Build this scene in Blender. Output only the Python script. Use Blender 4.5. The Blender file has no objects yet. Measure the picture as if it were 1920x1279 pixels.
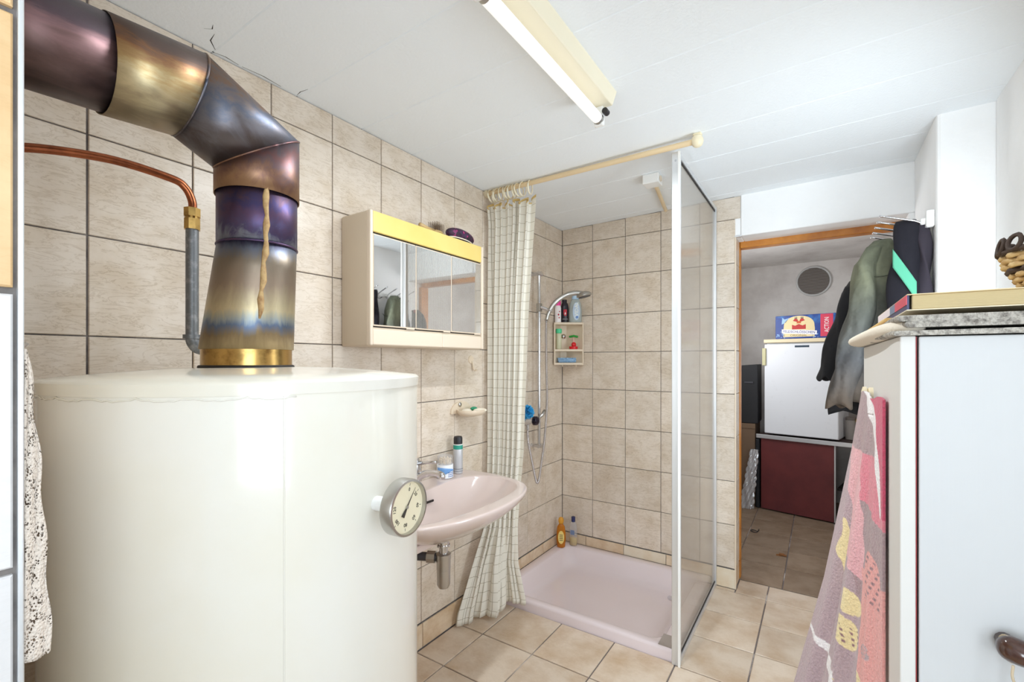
import bpy, bmesh, math, random
from mathutils import Vector, Matrix
random.seed(7)
PI = math.pi
sc = bpy.context.scene
col = sc.collection

def lin(c):
    out = []
    for v in c[:3]:
        v = v / 255.0
        out.append(v / 12.92 if v <= 0.04045 else ((v + 0.055) / 1.055) ** 2.4)
    return (out[0], out[1], out[2], 1.0)

# ------------------------------------------------------------------ camera
cam_d = bpy.data.cameras.new('camera')
cam = bpy.data.objects.new('camera', cam_d)
col.objects.link(cam)
cam_d.sensor_width = 36.0
cam_d.lens = 36.0 * 864.4 / 1920.0
cam_d.shift_y = 38.5 / 1920.0
cam_d.clip_start = 0.02
CAMX, CAMZ = 1.446, 1.248
cam.location = (CAMX, 0, CAMZ)
cam.rotation_euler = (PI / 2, 0, math.atan2(0.5552, 0.8317))
sc.camera = cam

# ------------------------------------------------------------------ world, daylight and added fill lights, exposure
w = bpy.data.worlds.new('world')
sc.world = w
w.use_nodes = True
bg = w.node_tree.nodes['Background']
bg.inputs['Color'].default_value = (0.86, 0.93, 1.0, 1)
bg.inputs['Strength'].default_value = 1.5

def area(name, loc, rot, sx, sy, power, color=(1, 1, 1), spread=180):
    d = bpy.data.lights.new(name, 'AREA')
    d.shape = 'RECTANGLE'
    d.size, d.size_y = sx, sy
    d.energy = power
    d.spread = math.radians(spread)
    d.color = color
    o = bpy.data.objects.new(name, d)
    col.objects.link(o)
    o.location = loc
    o.rotation_euler = rot
    return o

DAY = (0.81, 0.92, 1.0)
area('daylight_rear_window', (1.38, -4.12, 1.30), (PI / 2, 0, 0), 1.04, 1.55, 58, DAY)
area('added_boiler_fill', (1.955, -0.20, 1.36), (math.radians(96), 0, PI / 2), 0.80, 0.98, 9.0, DAY)  # added light out of view, brightens the boiler; no known window here
area('daylight_side_window', (1.93, 1.68, 1.22), (math.radians(90), 0, math.radians(60)), 0.46, 0.86, 10.8, DAY, 170)
area('added_storeroom_fill', (0.50, 3.70, 1.55), (PI / 2, 0, -PI / 2), 0.8, 0.6, 12, (0.95, 0.975, 1.0))  # added light to brighten the storeroom; its window is invented
sc.view_settings.view_transform = 'Standard'
sc.view_settings.look = 'None'
sc.view_settings.gamma = 1
sc.view_settings.use_curve_mapping = False
sc.view_settings.exposure = 0.2
try:
    sc.cycles.use_denoising = True
    sc.cycles.max_bounces = 12
    sc.cycles.diffuse_bounces = 9
    sc.cycles.adaptive_threshold = 0.04
    sc.cycles.transparent_max_bounces = 16
except Exception:
    pass

# ------------------------------------------------------------------ materials
def nmat(name):
    m = bpy.data.materials.new(name)
    m.use_nodes = True
    nt = m.node_tree
    return m, nt, nt.nodes['Principled BSDF']

def N(nt, t, **kw):
    n = nt.nodes.new(t)
    for k, v in kw.items():
        if hasattr(n, k):
            setattr(n, k, v)
        else:
            n.inputs[k.replace('_', ' ')].default_value = v
    return n

def bump(nt, b, src, strength, dist=0.002):
    bn = N(nt, 'ShaderNodeBump')
    bn.inputs['Strength'].default_value = strength
    bn.inputs['Distance'].default_value = dist
    nt.links.new(src, bn.inputs['Height'])
    nt.links.new(bn.outputs[0], b.inputs['Normal'])

def mat(name, c, rough=0.5, metal=0.0, coat=0.0, noise=None, bmp=None, trans=0.0, sss=0.0, alpha=None, spec=None):
    """noise=(scale, colour2, lo, hi) mottles the colour; bmp=(scale, strength, distance)."""
    m, nt, b = nmat(name)
    b.inputs['Base Color'].default_value = lin(c)
    b.inputs['Roughness'].default_value = rough
    b.inputs['Metallic'].default_value = metal
    b.inputs['Coat Weight'].default_value = coat
    b.inputs['Transmission Weight'].default_value = trans
    if spec is not None:
        b.inputs['Specular IOR Level'].default_value = spec
    tc = N(nt, 'ShaderNodeTexCoord')
    if noise:
        nz = N(nt, 'ShaderNodeTexNoise', Scale=noise[0], Detail=6.0, Roughness=0.6)
        nt.links.new(tc.outputs['Object'], nz.inputs['Vector'])
        r = N(nt, 'ShaderNodeValToRGB')
        r.color_ramp.elements[0].position = noise[2]
        r.color_ramp.elements[1].position = noise[3]
        r.color_ramp.elements[0].color = lin(c)
        r.color_ramp.elements[1].color = lin(noise[1])
        nt.links.new(nz.outputs['Fac'], r.inputs[0])
        nt.links.new(r.outputs[0], b.inputs['Base Color'])
    if bmp:
        nz2 = N(nt, 'ShaderNodeTexNoise', Scale=bmp[0], Detail=4.0)
        nt.links.new(tc.outputs['Object'], nz2.inputs['Vector'])
        bump(nt, b, nz2.outputs['Fac'], bmp[1], bmp[2])
    return m

def tile_mat(name, base, blotch, vein, kind, rough=0.28, veins=0.85):
    m, nt, b = nmat(name)
    L = nt.links.new
    tc = N(nt, 'ShaderNodeTexCoord')
    oi = N(nt, 'ShaderNodeObjectInfo')
    sep = N(nt, 'ShaderNodeSeparateXYZ')
    L(tc.outputs['Object'], sep.inputs[0])
    cmb = N(nt, 'ShaderNodeCombineXYZ')
    if kind == 'wall':
        ad = N(nt, 'ShaderNodeMath', operation='ADD')
        L(sep.outputs[0], ad.inputs[0]); L(sep.outputs[1], ad.inputs[1])
        L(ad.outputs[0], cmb.inputs[0]); L(sep.outputs[2], cmb.inputs[1])
    else:
        L(sep.outputs[0], cmb.inputs[0]); L(sep.outputs[1], cmb.inputs[1])
    ml = N(nt, 'ShaderNodeMath', operation='MULTIPLY')
    ml.inputs[1].default_value = 60.0
    L(oi.outputs['Random'], ml.inputs[0]); L(ml.outputs[0], cmb.inputs[2])
    n1 = N(nt, 'ShaderNodeTexNoise', Scale=9.0 if kind == 'wall' else 7.0, Detail=6.0, Roughness=0.62)
    L(cmb.outputs[0], n1.inputs['Vector'])
    r1 = N(nt, 'ShaderNodeValToRGB')
    r1.color_ramp.elements[0].position = 0.40; r1.color_ramp.elements[1].position = 0.70
    r1.color_ramp.elements[0].color = lin(base); r1.color_ramp.elements[1].color = lin(blotch)
    L(n1.outputs['Fac'], r1.inputs[0])
    mp = N(nt, 'ShaderNodeMapping')
    mp.inputs['Rotation'].default_value = (0, 0, 0.65)
    mp.inputs['Scale'].default_value = (8, 34, 1)
    L(cmb.outputs[0], mp.inputs[0])
    n2 = N(nt, 'ShaderNodeTexNoise', Scale=1.6, Detail=5.0, Roughness=0.65, Distortion=1.2)
    L(mp.outputs[0], n2.inputs['Vector'])
    r2 = N(nt, 'ShaderNodeValToRGB')
    r2.color_ramp.elements[0].position = 0.47; r2.color_ramp.elements[0].color = (0, 0, 0, 1)
    r2.color_ramp.elements[1].position = 0.54; r2.color_ramp.elements[1].color = (0, 0, 0, 1)
    e = r2.color_ramp.elements.new(0.505); e.color = (1, 1, 1, 1)
    L(n2.outputs['Fac'], r2.inputs[0])
    m2 = N(nt, 'ShaderNodeMath', operation='MULTIPLY'); m2.inputs[1].default_value = veins
    L(r2.outputs[0], m2.inputs[0])
    mm = N(nt, 'ShaderNodeMath', operation='MULTIPLY')
    L(m2.outputs[0], mm.inputs[0]); L(n1.outputs['Fac'], mm.inputs[1])
    mx = N(nt, 'ShaderNodeMix', data_type='RGBA')
    L(mm.outputs[0], mx.inputs[0]); L(r1.outputs[0], mx.inputs[6]); mx.inputs[7].default_value = lin(vein)
    # small per-tile tone shift
    hs = N(nt, 'ShaderNodeHueSaturation')
    mr = N(nt, 'ShaderNodeMapRange'); mr.inputs['To Min'].default_value = 0.93; mr.inputs['To Max'].default_value = 1.04
    L(oi.outputs['Random'], mr.inputs[0]); L(mr.outputs[0], hs.inputs['Value'])
    L(mx.outputs[2], hs.inputs['Color']); L(hs.outputs[0], b.inputs['Base Color'])
    b.inputs['Roughness'].default_value = rough
    bump(nt, b, n1.outputs['Fac'], 0.15, 0.002)
    return m

M = {}
M['tile'] = tile_mat('beige_wall_tile', (224, 212, 198), (208, 192, 172), (168, 146, 118), 'wall')
M['tile_warm'] = tile_mat('warm_beige_tile', (230, 198, 152), (214, 176, 126), (196, 156, 106), 'wall', 0.4, 0.2)
M['tile_white'] = tile_mat('pale_tile', (226, 224, 224), (216, 213, 212), (205, 200, 198), 'wall', 0.3, 0.3)
M['skirt'] = tile_mat('tan_skirting_tile', (222, 202, 176), (198, 166, 130), (170, 136, 100), 'wall', 0.35, 0.2)
M['skirt_pale'] = tile_mat('pale_skirting_tile', (230, 218, 198), (222, 200, 168), (200, 180, 150), 'wall', 0.35, 0.2)
M['floor_tile'] = tile_mat('tan_floor_tile', (216, 199, 180), (192, 166, 138), (160, 128, 98), 'floor', 0.33, 0.25)
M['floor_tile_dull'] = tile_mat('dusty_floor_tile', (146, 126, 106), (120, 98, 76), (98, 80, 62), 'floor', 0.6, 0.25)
M['grout'] = mat('grey_grout', (128, 122, 118), 0.9, noise=(30, (95, 90, 88), 0.4, 0.7))
M['grout_floor'] = mat('grey_floor_grout', (120, 110, 108), 0.9, noise=(4, (200, 192, 188), 0.5, 0.62))
M['plaster'] = mat('white_plaster', (247, 247, 247), 0.85, bmp=(60, 0.35, 0.004), noise=(3, (241, 241, 241), 0.4, 0.7))
M['ceiling'] = mat('white_textured_plank', (241, 246, 250), 0.85, bmp=(120, 0.5, 0.003))
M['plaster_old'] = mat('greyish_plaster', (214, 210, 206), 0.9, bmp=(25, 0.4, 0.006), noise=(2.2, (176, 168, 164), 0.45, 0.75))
M['enamel'] = mat('cream_white_enamel', (240, 238, 230), 0.16, coat=0.3, noise=(1.3, (236, 231, 214), 0.45, 0.7), bmp=(3.0, 0.15, 0.01))
M['white'] = mat('white_paint', (240, 240, 238), 0.45)
M['chrome'] = mat('chrome', (215, 215, 218), 0.12, 1.0)
M['steel'] = mat('brushed_steel', (190, 188, 184), 0.3, 1.0)
M['alu'] = mat('anodised_aluminium', (222, 224, 226), 0.35, 0.7)
M['brass'] = mat('brass', (196, 160, 96), 0.25, 1.0, noise=(40, (120, 90, 50), 0.5, 0.8))
M['copper'] = mat('copper', (176, 104, 70), 0.32, 1.0, noise=(25, (110, 62, 44), 0.4, 0.75))
M['galv'] = mat('galvanised_grey_pipe', (120, 122, 124), 0.5, 0.7, noise=(60, (165, 165, 165), 0.5, 0.75))
M['darkgrey'] = mat('dark_grey_metal', (84, 84, 90), 0.4, 0.6)
M['black'] = mat('black_plastic', (34, 32, 36), 0.4)
M['sanitary'] = mat('pale_pink_sanitary_ware', (214, 197, 191), 0.12, coat=0.4)
M['tray'] = mat('pink_enamel_tray', (224, 210, 212), 0.14, coat=0.4)
M['beige_plastic'] = mat('beige_plastic', (222, 205, 182), 0.4)
M['cab_side'] = mat('taupe_beige_plastic', (208, 192, 170), 0.42)
M['cab_front'] = mat('pale_beige_plastic', (228, 212, 192), 0.4)
M['yellow'] = mat('yellowed_plastic', (232, 208, 128), 0.4, noise=(4, (226, 196, 108), 0.4, 0.8))
M['cream_plastic'] = mat('cream_plastic', (238, 226, 196), 0.4)
M['ivory'] = mat('ivory_plastic', (240, 232, 208), 0.35)
M['rod'] = mat('beige_rod', (228, 204, 164), 0.35)
M['dark'] = mat('dark_gap', (30, 24, 22), 0.7)
M['mirror'] = mat('mirror_glass', (245, 246, 246), 0.02, 1.0)
M['wood_orange'] = mat('orange_varnished_wood', (204, 134, 50), 0.35, noise=(8, (168, 98, 34), 0.4, 0.75))
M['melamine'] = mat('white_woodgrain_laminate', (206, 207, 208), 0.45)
M['melamine_side'] = mat('grey_white_laminate', (222, 220, 216), 0.5)
M['red_edge'] = mat('reddish_edge_band', (150, 50, 50), 0.6)
M['maroon'] = mat('maroon_laminate', (104, 42, 42), 0.5, noise=(6, (88, 34, 36), 0.4, 0.7))
M['fridge'] = mat('white_fridge_enamel', (226, 228, 232), 0.35, noise=(14, (214, 216, 220), 0.6, 0.8))
M['fridge_top'] = mat('cream_fridge_worktop', (226, 210, 176), 0.45)
M['cardboard'] = mat('brown_cardboard', (120, 98, 78), 0.85)
M['black_cloth'] = mat('black_fabric', (30, 29, 32), 0.9, bmp=(60, 0.4, 0.004))
M['rubber'] = mat('black_case', (26, 26, 30), 0.6)

# fine vertical grain on the laminate cabinet
for k in ('melamine', 'melamine_side'):
    nt = M[k].node_tree; b = nt.nodes['Principled BSDF']
    tc = N(nt, 'ShaderNodeTexCoord'); mp = N(nt, 'ShaderNodeMapping'); mp.inputs['Scale'].default_value = (160, 160, 2)
    nz = N(nt, 'ShaderNodeTexNoise', Scale=1.0, Detail=3.0)
    nt.links.new(tc.outputs['Object'], mp.inputs[0]); nt.links.new(mp.outputs[0], nz.inputs['Vector'])
    bump(nt, b, nz.outputs['Fac'], 0.25, 0.001)
# wood grain of the door frame follows its length
# ribbed, glossy acrylic pane: Fresnel mirror over clear transmission
def ribbed_pane():
    m = bpy.data.materials.new('ribbed_acrylic'); m.use_nodes = True
    nt = m.node_tree; nt.nodes.clear(); L = nt.links.new
    out = N(nt, 'ShaderNodeOutputMaterial')
    tc = N(nt, 'ShaderNodeTexCoord')
    wv = N(nt, 'ShaderNodeTexWave', bands_direction='Y', Scale=26.0)
    L(tc.outputs['Object'], wv.inputs['Vector'])
    bn = N(nt, 'ShaderNodeBump'); bn.inputs['Strength'].default_value = 0.10; bn.inputs['Distance'].default_value = 0.002
    L(wv.outputs['Fac'], bn.inputs['Height'])
    tr = N(nt, 'ShaderNodeBsdfTransparent'); tr.inputs[0].default_value = (0.96, 0.955, 0.945, 1)
    df = N(nt, 'ShaderNodeBsdfDiffuse'); df.inputs[0].default_value = lin((232, 228, 222))
    tl = N(nt, 'ShaderNodeBsdfTranslucent'); tl.inputs[0].default_value = lin((232, 228, 222))
    gl = N(nt, 'ShaderNodeBsdfGlossy'); gl.inputs['Roughness'].default_value = 0.14
    L(bn.outputs[0], gl.inputs['Normal'])
    a = N(nt, 'ShaderNodeMixShader'); a.inputs[0].default_value = 0.6
    L(df.outputs[0], a.inputs[1]); L(tl.outputs[0], a.inputs[2])
    rb = N(nt, 'ShaderNodeMapRange'); rb.inputs['To Min'].default_value = 0.04; rb.inputs['To Max'].default_value = 0.32
    L(wv.outputs['Fac'], rb.inputs[0])
    d = N(nt, 'ShaderNodeMixShader')
    L(rb.outputs[0], d.inputs[0]); L(tr.outputs[0], d.inputs[1]); L(a.outputs[0], d.inputs[2])
    lw = N(nt, 'ShaderNodeLayerWeight'); lw.inputs[0].default_value = 0.5
    pw = N(nt, 'ShaderNodeMath', operation='POWER'); pw.inputs[1].default_value = 5.0; L(lw.outputs['Facing'], pw.inputs[0])
    sc_ = N(nt, 'ShaderNodeMath', operation='MULTIPLY_ADD'); sc_.inputs[1].default_value = 0.75; sc_.inputs[2].default_value = 0.03
    L(pw.outputs[0], sc_.inputs[0])
    e = N(nt, 'ShaderNodeMixShader')
    L(sc_.outputs[0], e.inputs[0]); L(d.outputs[0], e.inputs[1]); L(gl.outputs[0], e.inputs[2])
    L(e.outputs[0], out.inputs[0])
    return m
M['pane'] = ribbed_pane()

def clear_mat(name, c, opacity=0.25, rough=0.1):
    m = bpy.data.materials.new(name); m.use_nodes = True
    nt = m.node_tree; b = nt.nodes['Principled BSDF']; out = nt.nodes['Material Output']
    b.inputs['Base Color'].default_value = lin(c); b.inputs['Roughness'].default_value = rough
    tr = N(nt, 'ShaderNodeBsdfTransparent'); tr.inputs[0].default_value = lin(tuple(255 - (255 - x) * 0.4 for x in c))
    mx = N(nt, 'ShaderNodeMixShader'); mx.inputs[0].default_value = opacity
    nt.links.new(tr.outputs[0], mx.inputs[1]); nt.links.new(b.outputs[0], mx.inputs[2]); nt.links.new(mx.outputs[0], out.inputs[0])
    return m

def heat_mat(name, stops, scale=3.0, axis=2, lo=0.0, hi=1.0, rough=0.42, streak=(9, 9, 2.5), amt=0.25):
    """heat-tinted metal: a colour ramp along one object axis (0..1 between lo and hi), broken up by streaky noise."""
    m, nt, b = nmat(name); L = nt.links.new
    tc = N(nt, 'ShaderNodeTexCoord'); sep = N(nt, 'ShaderNodeSeparateXYZ'); L(tc.outputs['Object'], sep.inputs[0])
    mr = N(nt, 'ShaderNodeMapRange'); mr.inputs['From Min'].default_value = lo; mr.inputs['From Max'].default_value = hi
    L(sep.outputs[axis], mr.inputs[0])
    mp = N(nt, 'ShaderNodeMapping'); mp.inputs['Scale'].default_value = streak; L(tc.outputs['Object'], mp.inputs[0])
    nz = N(nt, 'ShaderNodeTexNoise', Scale=scale, Detail=7.0, Roughness=0.68, Distortion=0.6); L(mp.outputs[0], nz.inputs['Vector'])
    s = N(nt, 'ShaderNodeMath', operation='SUBTRACT'); s.inputs[1].default_value = 0.5; L(nz.outputs['Fac'], s.inputs[0])
    k = N(nt, 'ShaderNodeMath', operation='MULTIPLY_ADD'); k.inputs[1].default_value = amt * 4
    L(s.outputs[0], k.inputs[0]); L(mr.outputs[0], k.inputs[2])
    r = N(nt, 'ShaderNodeValToRGB'); L(k.outputs[0], r.inputs[0])
    els = r.color_ramp.elements
    els[0].position = stops[0][0]; els[0].color = lin(stops[0][1])
    els[1].position = stops[-1][0]; els[1].color = lin(stops[-1][1])
    for p, c in stops[1:-1]:
        e = els.new(p); e.color = lin(c)
    L(r.outputs[0], b.inputs['Base Color'])
    b.inputs['Metallic'].default_value = 0.9
    b.inputs['Roughness'].default_value = rough
    nz3 = N(nt, 'ShaderNodeTexNoise', Scale=35.0, Detail=4.0); L(tc.outputs['Object'], nz3.inputs['Vector'])
    bump(nt, b, nz3.outputs['Fac'], 0.10, 0.003)
    rr_ = N(nt, 'ShaderNodeMapRange'); rr_.inputs['To Min'].default_value = rough - 0.14; rr_.inputs['To Max'].default_value = rough + 0.18
    L(nz.outputs['Fac'], rr_.inputs[0]); L(rr_.outputs[0], b.inputs['Roughness'])
    return m

def vcol_mat(name, rough=0.9, bmp=None, sheen=0.0):
    m, nt, b = nmat(name)
    a = N(nt, 'ShaderNodeAttribute'); a.attribute_name = 'Col'
    nt.links.new(a.outputs['Color'], b.inputs['Base Color'])
    b.inputs['Roughness'].default_value = rough
    b.inputs['Sheen Weight'].default_value = sheen
    if bmp:
        tc = N(nt, 'ShaderNodeTexCoord'); nz = N(nt, 'ShaderNodeTexNoise', Scale=bmp[0], Detail=3.0)
        nt.links.new(tc.outputs['Object'], nz.inputs['Vector']); bump(nt, b, nz.outputs['Fac'], bmp[1], bmp[2])
    return m

def curtain_mat():
    m, nt, b = nmat('checked_curtain_fabric'); L = nt.links.new
    uv = N(nt, 'ShaderNodeUVMap'); sep = N(nt, 'ShaderNodeSeparateXYZ'); L(uv.outputs[0], sep.inputs[0])
    res = []
    for i in (0, 1):
        f = N(nt, 'ShaderNodeMath', operation='FRACT'); L(sep.outputs[i], f.inputs[0])
        l = N(nt, 'ShaderNodeMath', operation='LESS_THAN'); l.inputs[1].default_value = 0.048; L(f.outputs[0], l.inputs[0])
        res.append(l)
    mxx = N(nt, 'ShaderNodeMath', operation='MAXIMUM'); L(res[0].outputs[0], mxx.inputs[0]); L(res[1].outputs[0], mxx.inputs[1])
    mx = N(nt, 'ShaderNodeMix', data_type='RGBA'); mx.inputs[6].default_value = lin((248, 245, 236)); mx.inputs[7].default_value = lin((194, 186, 168))
    L(mxx.outputs[0], mx.inputs[0]); L(mx.outputs[2], b.inputs['Base Color'])
    b.inputs['Roughness'].default_value = 0.6
    tl = N(nt, 'ShaderNodeBsdfTranslucent'); L(mx.outputs[2], tl.inputs[0])
    ms = N(nt, 'ShaderNodeMixShader'); ms.inputs[0].default_value = 0.3
    L(b.outputs[0], ms.inputs[1]); L(tl.outputs[0], ms.inputs[2]); L(ms.outputs[0], nt.nodes['Material Output'].inputs[0])
    return m
M['curtain'] = curtain_mat()

def lace_mat():
    m, nt, b = nmat('crocheted_lace'); L = nt.links.new
    b.inputs['Base Color'].default_value = lin((226, 214, 202)); b.inputs['Roughness'].default_value = 0.95
    uv = N(nt, 'ShaderNodeUVMap')
    vo = N(nt, 'ShaderNodeTexVoronoi', Scale=420.0); L(uv.outputs[0], vo.inputs['Vector'])
    nz = N(nt, 'ShaderNodeTexNoise', Scale=70.0, Detail=1.0); L(uv.outputs[0], nz.inputs['Vector'])
    mr = N(nt, 'ShaderNodeMapRange'); mr.inputs['From Min'].default_value = 0.42; mr.inputs['From Max'].default_value = 0.58
    mr.inputs['To Min'].default_value = 0.12; mr.inputs['To Max'].default_value = 0.46
    L(nz.outputs['Fac'], mr.inputs[0])
    gt = N(nt, 'ShaderNodeMath', operation='LESS_THAN'); L(vo.outputs['Distance'], gt.inputs[0]); L(mr.outputs[0], gt.inputs[1])
    tr = N(nt, 'ShaderNodeBsdfTransparent'); ms = N(nt, 'ShaderNodeMixShader')
    L(gt.outputs[0], ms.inputs[0]); L(b.outputs[0], ms.inputs[1]); L(tr.outputs[0], ms.inputs[2]); L(ms.outputs[0], nt.nodes['Material Output'].inputs[0])
    bump(nt, b, vo.outputs['Distance'], 0.8, 0.002)
    return m
M['lace'] = lace_mat()

# ------------------------------------------------------------------ geometry helpers
def wloc(o):
    v = Vector((0, 0, 0))
    while o is not None:
        v += o.location
        o = o.parent
    return v

def tagit(o, label=None, cat=None, group=None, kind=None):
    if label: o['label'] = label
    if cat: o['category'] = cat
    if group: o['group'] = group
    if kind: o['kind'] = kind
    return o

def thing(name, loc, label, cat, group=None):
    o = bpy.data.objects.new(name, None)
    o.empty_display_size = 0.05
    col.objects.link(o)
    o.location = loc
    return tagit(o, label, cat, group)

def basis(d):
    d = Vector(d).normalized()
    a = Vector((0, 0, 1)) if abs(d.z) < 0.9 else Vector((0, 1, 0))
    u = d.cross(a).normalized()
    return d, u, d.cross(u).normalized()

class MB:
    def __init__(s):
        s.v = []; s.f = []; s.uv = {}; s.col = []
    def add(s, vs, fs):
        o = len(s.v)
        s.v += [Vector(p) for p in vs]
        s.f += [tuple(i + o for i in f) for f in fs]
        return s
    def box(s, x0, x1, y0, y1, z0, z1):
        return s.add([(x0, y0, z0), (x1, y0, z0), (x1, y1, z0), (x0, y1, z0), (x0, y0, z1), (x1, y0, z1), (x1, y1, z1), (x0, y1, z1)],
                     [(0, 3, 2, 1), (4, 5, 6, 7), (0, 1, 5, 4), (1, 2, 6, 5), (2, 3, 7, 6), (3, 0, 4, 7)])
    def rbox(s, x0, x1, y0, y1, z0, z1, r=0.004, seg=2):
        bm = bmesh.new()
        bmesh.ops.create_cube(bm, size=1)
        for v in bm.verts:
            v.co = Vector((x0 + (v.co.x + .5) * (x1 - x0), y0 + (v.co.y + .5) * (y1 - y0), z0 + (v.co.z + .5) * (z1 - z0)))
        r = min(r, 0.49 * min(abs(x1 - x0), abs(y1 - y0), abs(z1 - z0)))
        bmesh.ops.bevel(bm, geom=bm.edges[:], offset=r, segments=seg, profile=0.5, affect='EDGES')
        bm.verts.index_update()
        s.add([v.co.copy() for v in bm.verts], [tuple(v.index for v in f.verts) for f in bm.faces])
        bm.free()
        return s
    def loft(s, rings, cap0=True, cap1=True, closed=True):
        n = len(rings[0]); o = len(s.v)
        for r in rings:
            s.v += [Vector(p) for p in r]
        for i in range(len(rings) - 1):
            for j in range(n if closed else n - 1):
                k = (j + 1) % n
                s.f.append((o + i * n + j, o + i * n + k, o + (i + 1) * n + k, o + (i + 1) * n + j))
        if cap0: s.f.append(tuple(o + j for j in reversed(range(n))))
        if cap1: s.f.append(tuple(o + (len(rings) - 1) * n + j for j in range(n)))
        return s
    def cyl(s, p0, p1, r0, r1=None, n=20, caps=True):
        r1 = r0 if r1 is None else r1
        d, u, w_ = basis(Vector(p1) - Vector(p0))
        rings = []
        for p, r in ((Vector(p0), r0), (Vector(p1), r1)):
            rings.append([p + (u * math.cos(2 * PI * j / n) + w_ * math.sin(2 * PI * j / n)) * r for j in range(n)])
        return s.loft(rings, caps, caps)
    def tube(s, path, r, n=10, caps=True):
        path = [Vector(p) for p in path]
        m = len(path); rings = []
        d0 = (path[1] - path[0]).normalized()
        _, u, _ = basis(d0)
        for i, p in enumerate(path):
            if i == 0: d = path[1] - p
            elif i == m - 1: d = p - path[i - 1]
            else: d = (path[i + 1] - p).normalized() + (p - path[i - 1]).normalized()
            d.normalize()
            u = (u - d * u.dot(d)).normalized()
            w_ = d.cross(u)
            rr = r[i] if isinstance(r, (list, tuple)) else r
            rings.append([p + (u * math.cos(2 * PI * j / n) + w_ * math.sin(2 * PI * j / n)) * rr for j in range(n)])
        return s.loft(rings, caps, caps)
    def lathe(s, prof, c, axis=(0, 0, 1), n=28, cap0=True, cap1=True):
        """prof: list of (radius, height along axis) from point c."""
        d, u, w_ = basis(axis); c = Vector(c)
        if abs(d.z) > 0.99: u = Vector((1, 0, 0)); w_ = Vector((0, 1, 0)) * (1 if d.z > 0 else -1)
        rings = [[c + d * h + (u * math.cos(2 * PI * j / n) + w_ * math.sin(2 * PI * j / n)) * max(r, 1e-5) for j in range(n)] for r, h in prof]
        return s.loft(rings, cap0, cap1)
    def ball(s, c, r, n=14, m=8, sz=(1, 1, 1)):
        c = Vector(c); rings = []
        for i in range(1, m):
            t = PI * i / m
            rings.append([c + Vector((sz[0] * r * math.sin(t) * math.cos(2 * PI * j / n), sz[1] * r * math.sin(t) * math.sin(2 * PI * j / n), -sz[2] * r * math.cos(t))) for j in range(n)])
        return s.loft(rings)
    def torus(s, c, R, r, axis=(0, 0, 1), n=24, m=8, a0=0, a1=2 * PI):
        d, u, w_ = basis(axis); c = Vector(c)
        full = abs(a1 - a0 - 2 * PI) < 1e-6
        k = n if full else n + 1
        pts = [c + (u * math.cos(a0 + (a1 - a0) * j / n) + w_ * math.sin(a0 + (a1 - a0) * j / n)) * R for j in range(k)]
        if not full: return s.tube(pts, r, m)
        rings = []
        for j, p in enumerate(pts):
            e = (p - c).normalized()
            rings.append([p + (e * math.cos(2 * PI * i / m) + d * math.sin(2 * PI * i / m)) * r for i in range(m)])
        rings.append(rings[0])
        return s.loft(rings, False, False)
    def grid(s, fn, nu, nv, thick=None, uvfn=None, colfn=None):
        o = len(s.v)
        for j in range(nv + 1):
            for i in range(nu + 1):
                u, v = i / nu, j / nv
                s.v.append(Vector(fn(u, v)))
                if uvfn: s.uv[o + j * (nu + 1) + i] = uvfn(u, v)
                if colfn: s.col.append(colfn(u, v))
        for j in range(nv):
            for i in range(nu):
                a = o + j * (nu + 1) + i
                s.f.append((a, a + 1, a + nu + 2, a + nu + 1))
        return s
    def prism(s, pts, ext):
        """closed polygon pts (3D, planar) extruded by vector ext."""
        e = Vector(ext)
        return s.loft([[Vector(p) for p in pts], [Vector(p) + e for p in pts]])
    def xf(s, mtx, start=0):
        for i in range(start, len(s.v)):
            s.v[i] = mtx @ s.v[i]
        return s
    def build(s, name, m, parent=None, smooth=False, bevel=0.0, solid=0.0, sub=0, autosmooth=None, origin='auto'):
        lo = Vector((min(p.x for p in s.v), min(p.y for p in s.v), min(p.z for p in s.v)))
        hi = Vector((max(p.x for p in s.v), max(p.y for p in s.v), max(p.z for p in s.v)))
        org = (lo + hi) / 2
        if parent is None and origin == 'auto': org.z = lo.z
        if origin == 'zero': org = Vector((0, 0, 0))
        me = bpy.data.meshes.new(name)
        me.from_pydata([tuple(p - org) for p in s.v], [], s.f)
        if s.uv:
            ul = me.uv_layers.new(name='UVMap')
            for lp in me.loops:
                ul.data[lp.index].uv = s.uv.get(lp.vertex_index, (0, 0))
        if s.col:
            ca = me.color_attributes.new('Col', 'FLOAT_COLOR', 'POINT')
            for i, c in enumerate(s.col):
                ca.data[i].color = c
        bm = bmesh.new(); bm.from_mesh(me)
        bmesh.ops.recalc_face_normals(bm, faces=bm.faces[:])
        bm.to_mesh(me); bm.free()
        me.materials.append(M[m] if isinstance(m, str) else m)
        if smooth:
            for p in me.polygons: p.use_smooth = True
        o = bpy.data.objects.new(name, me)
        col.objects.link(o)
        if parent is not None:
            o.parent = parent
            o.location = org - wloc(parent)
        else:
            o.location = org
        if smooth and autosmooth is not None:
            me.set_sharp_from_angle(angle=autosmooth)
        if solid:
            md = o.modifiers.new('solid', 'SOLIDIFY'); md.thickness = solid; md.offset = 0
        if bevel:
            md = o.modifiers.new('bevel', 'BEVEL'); md.width = bevel; md.segments = 2; md.limit_method = 'ANGLE'
        if sub:
            md = o.modifiers.new('sub', 'SUBSURF'); md.levels = sub; md.render_levels = sub
        return o

AS = math.radians(40)
def struct(name, mb, m, **kw):
    o = mb.build(name, m, **kw)
    o['kind'] = 'structure'
    return o

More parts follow.
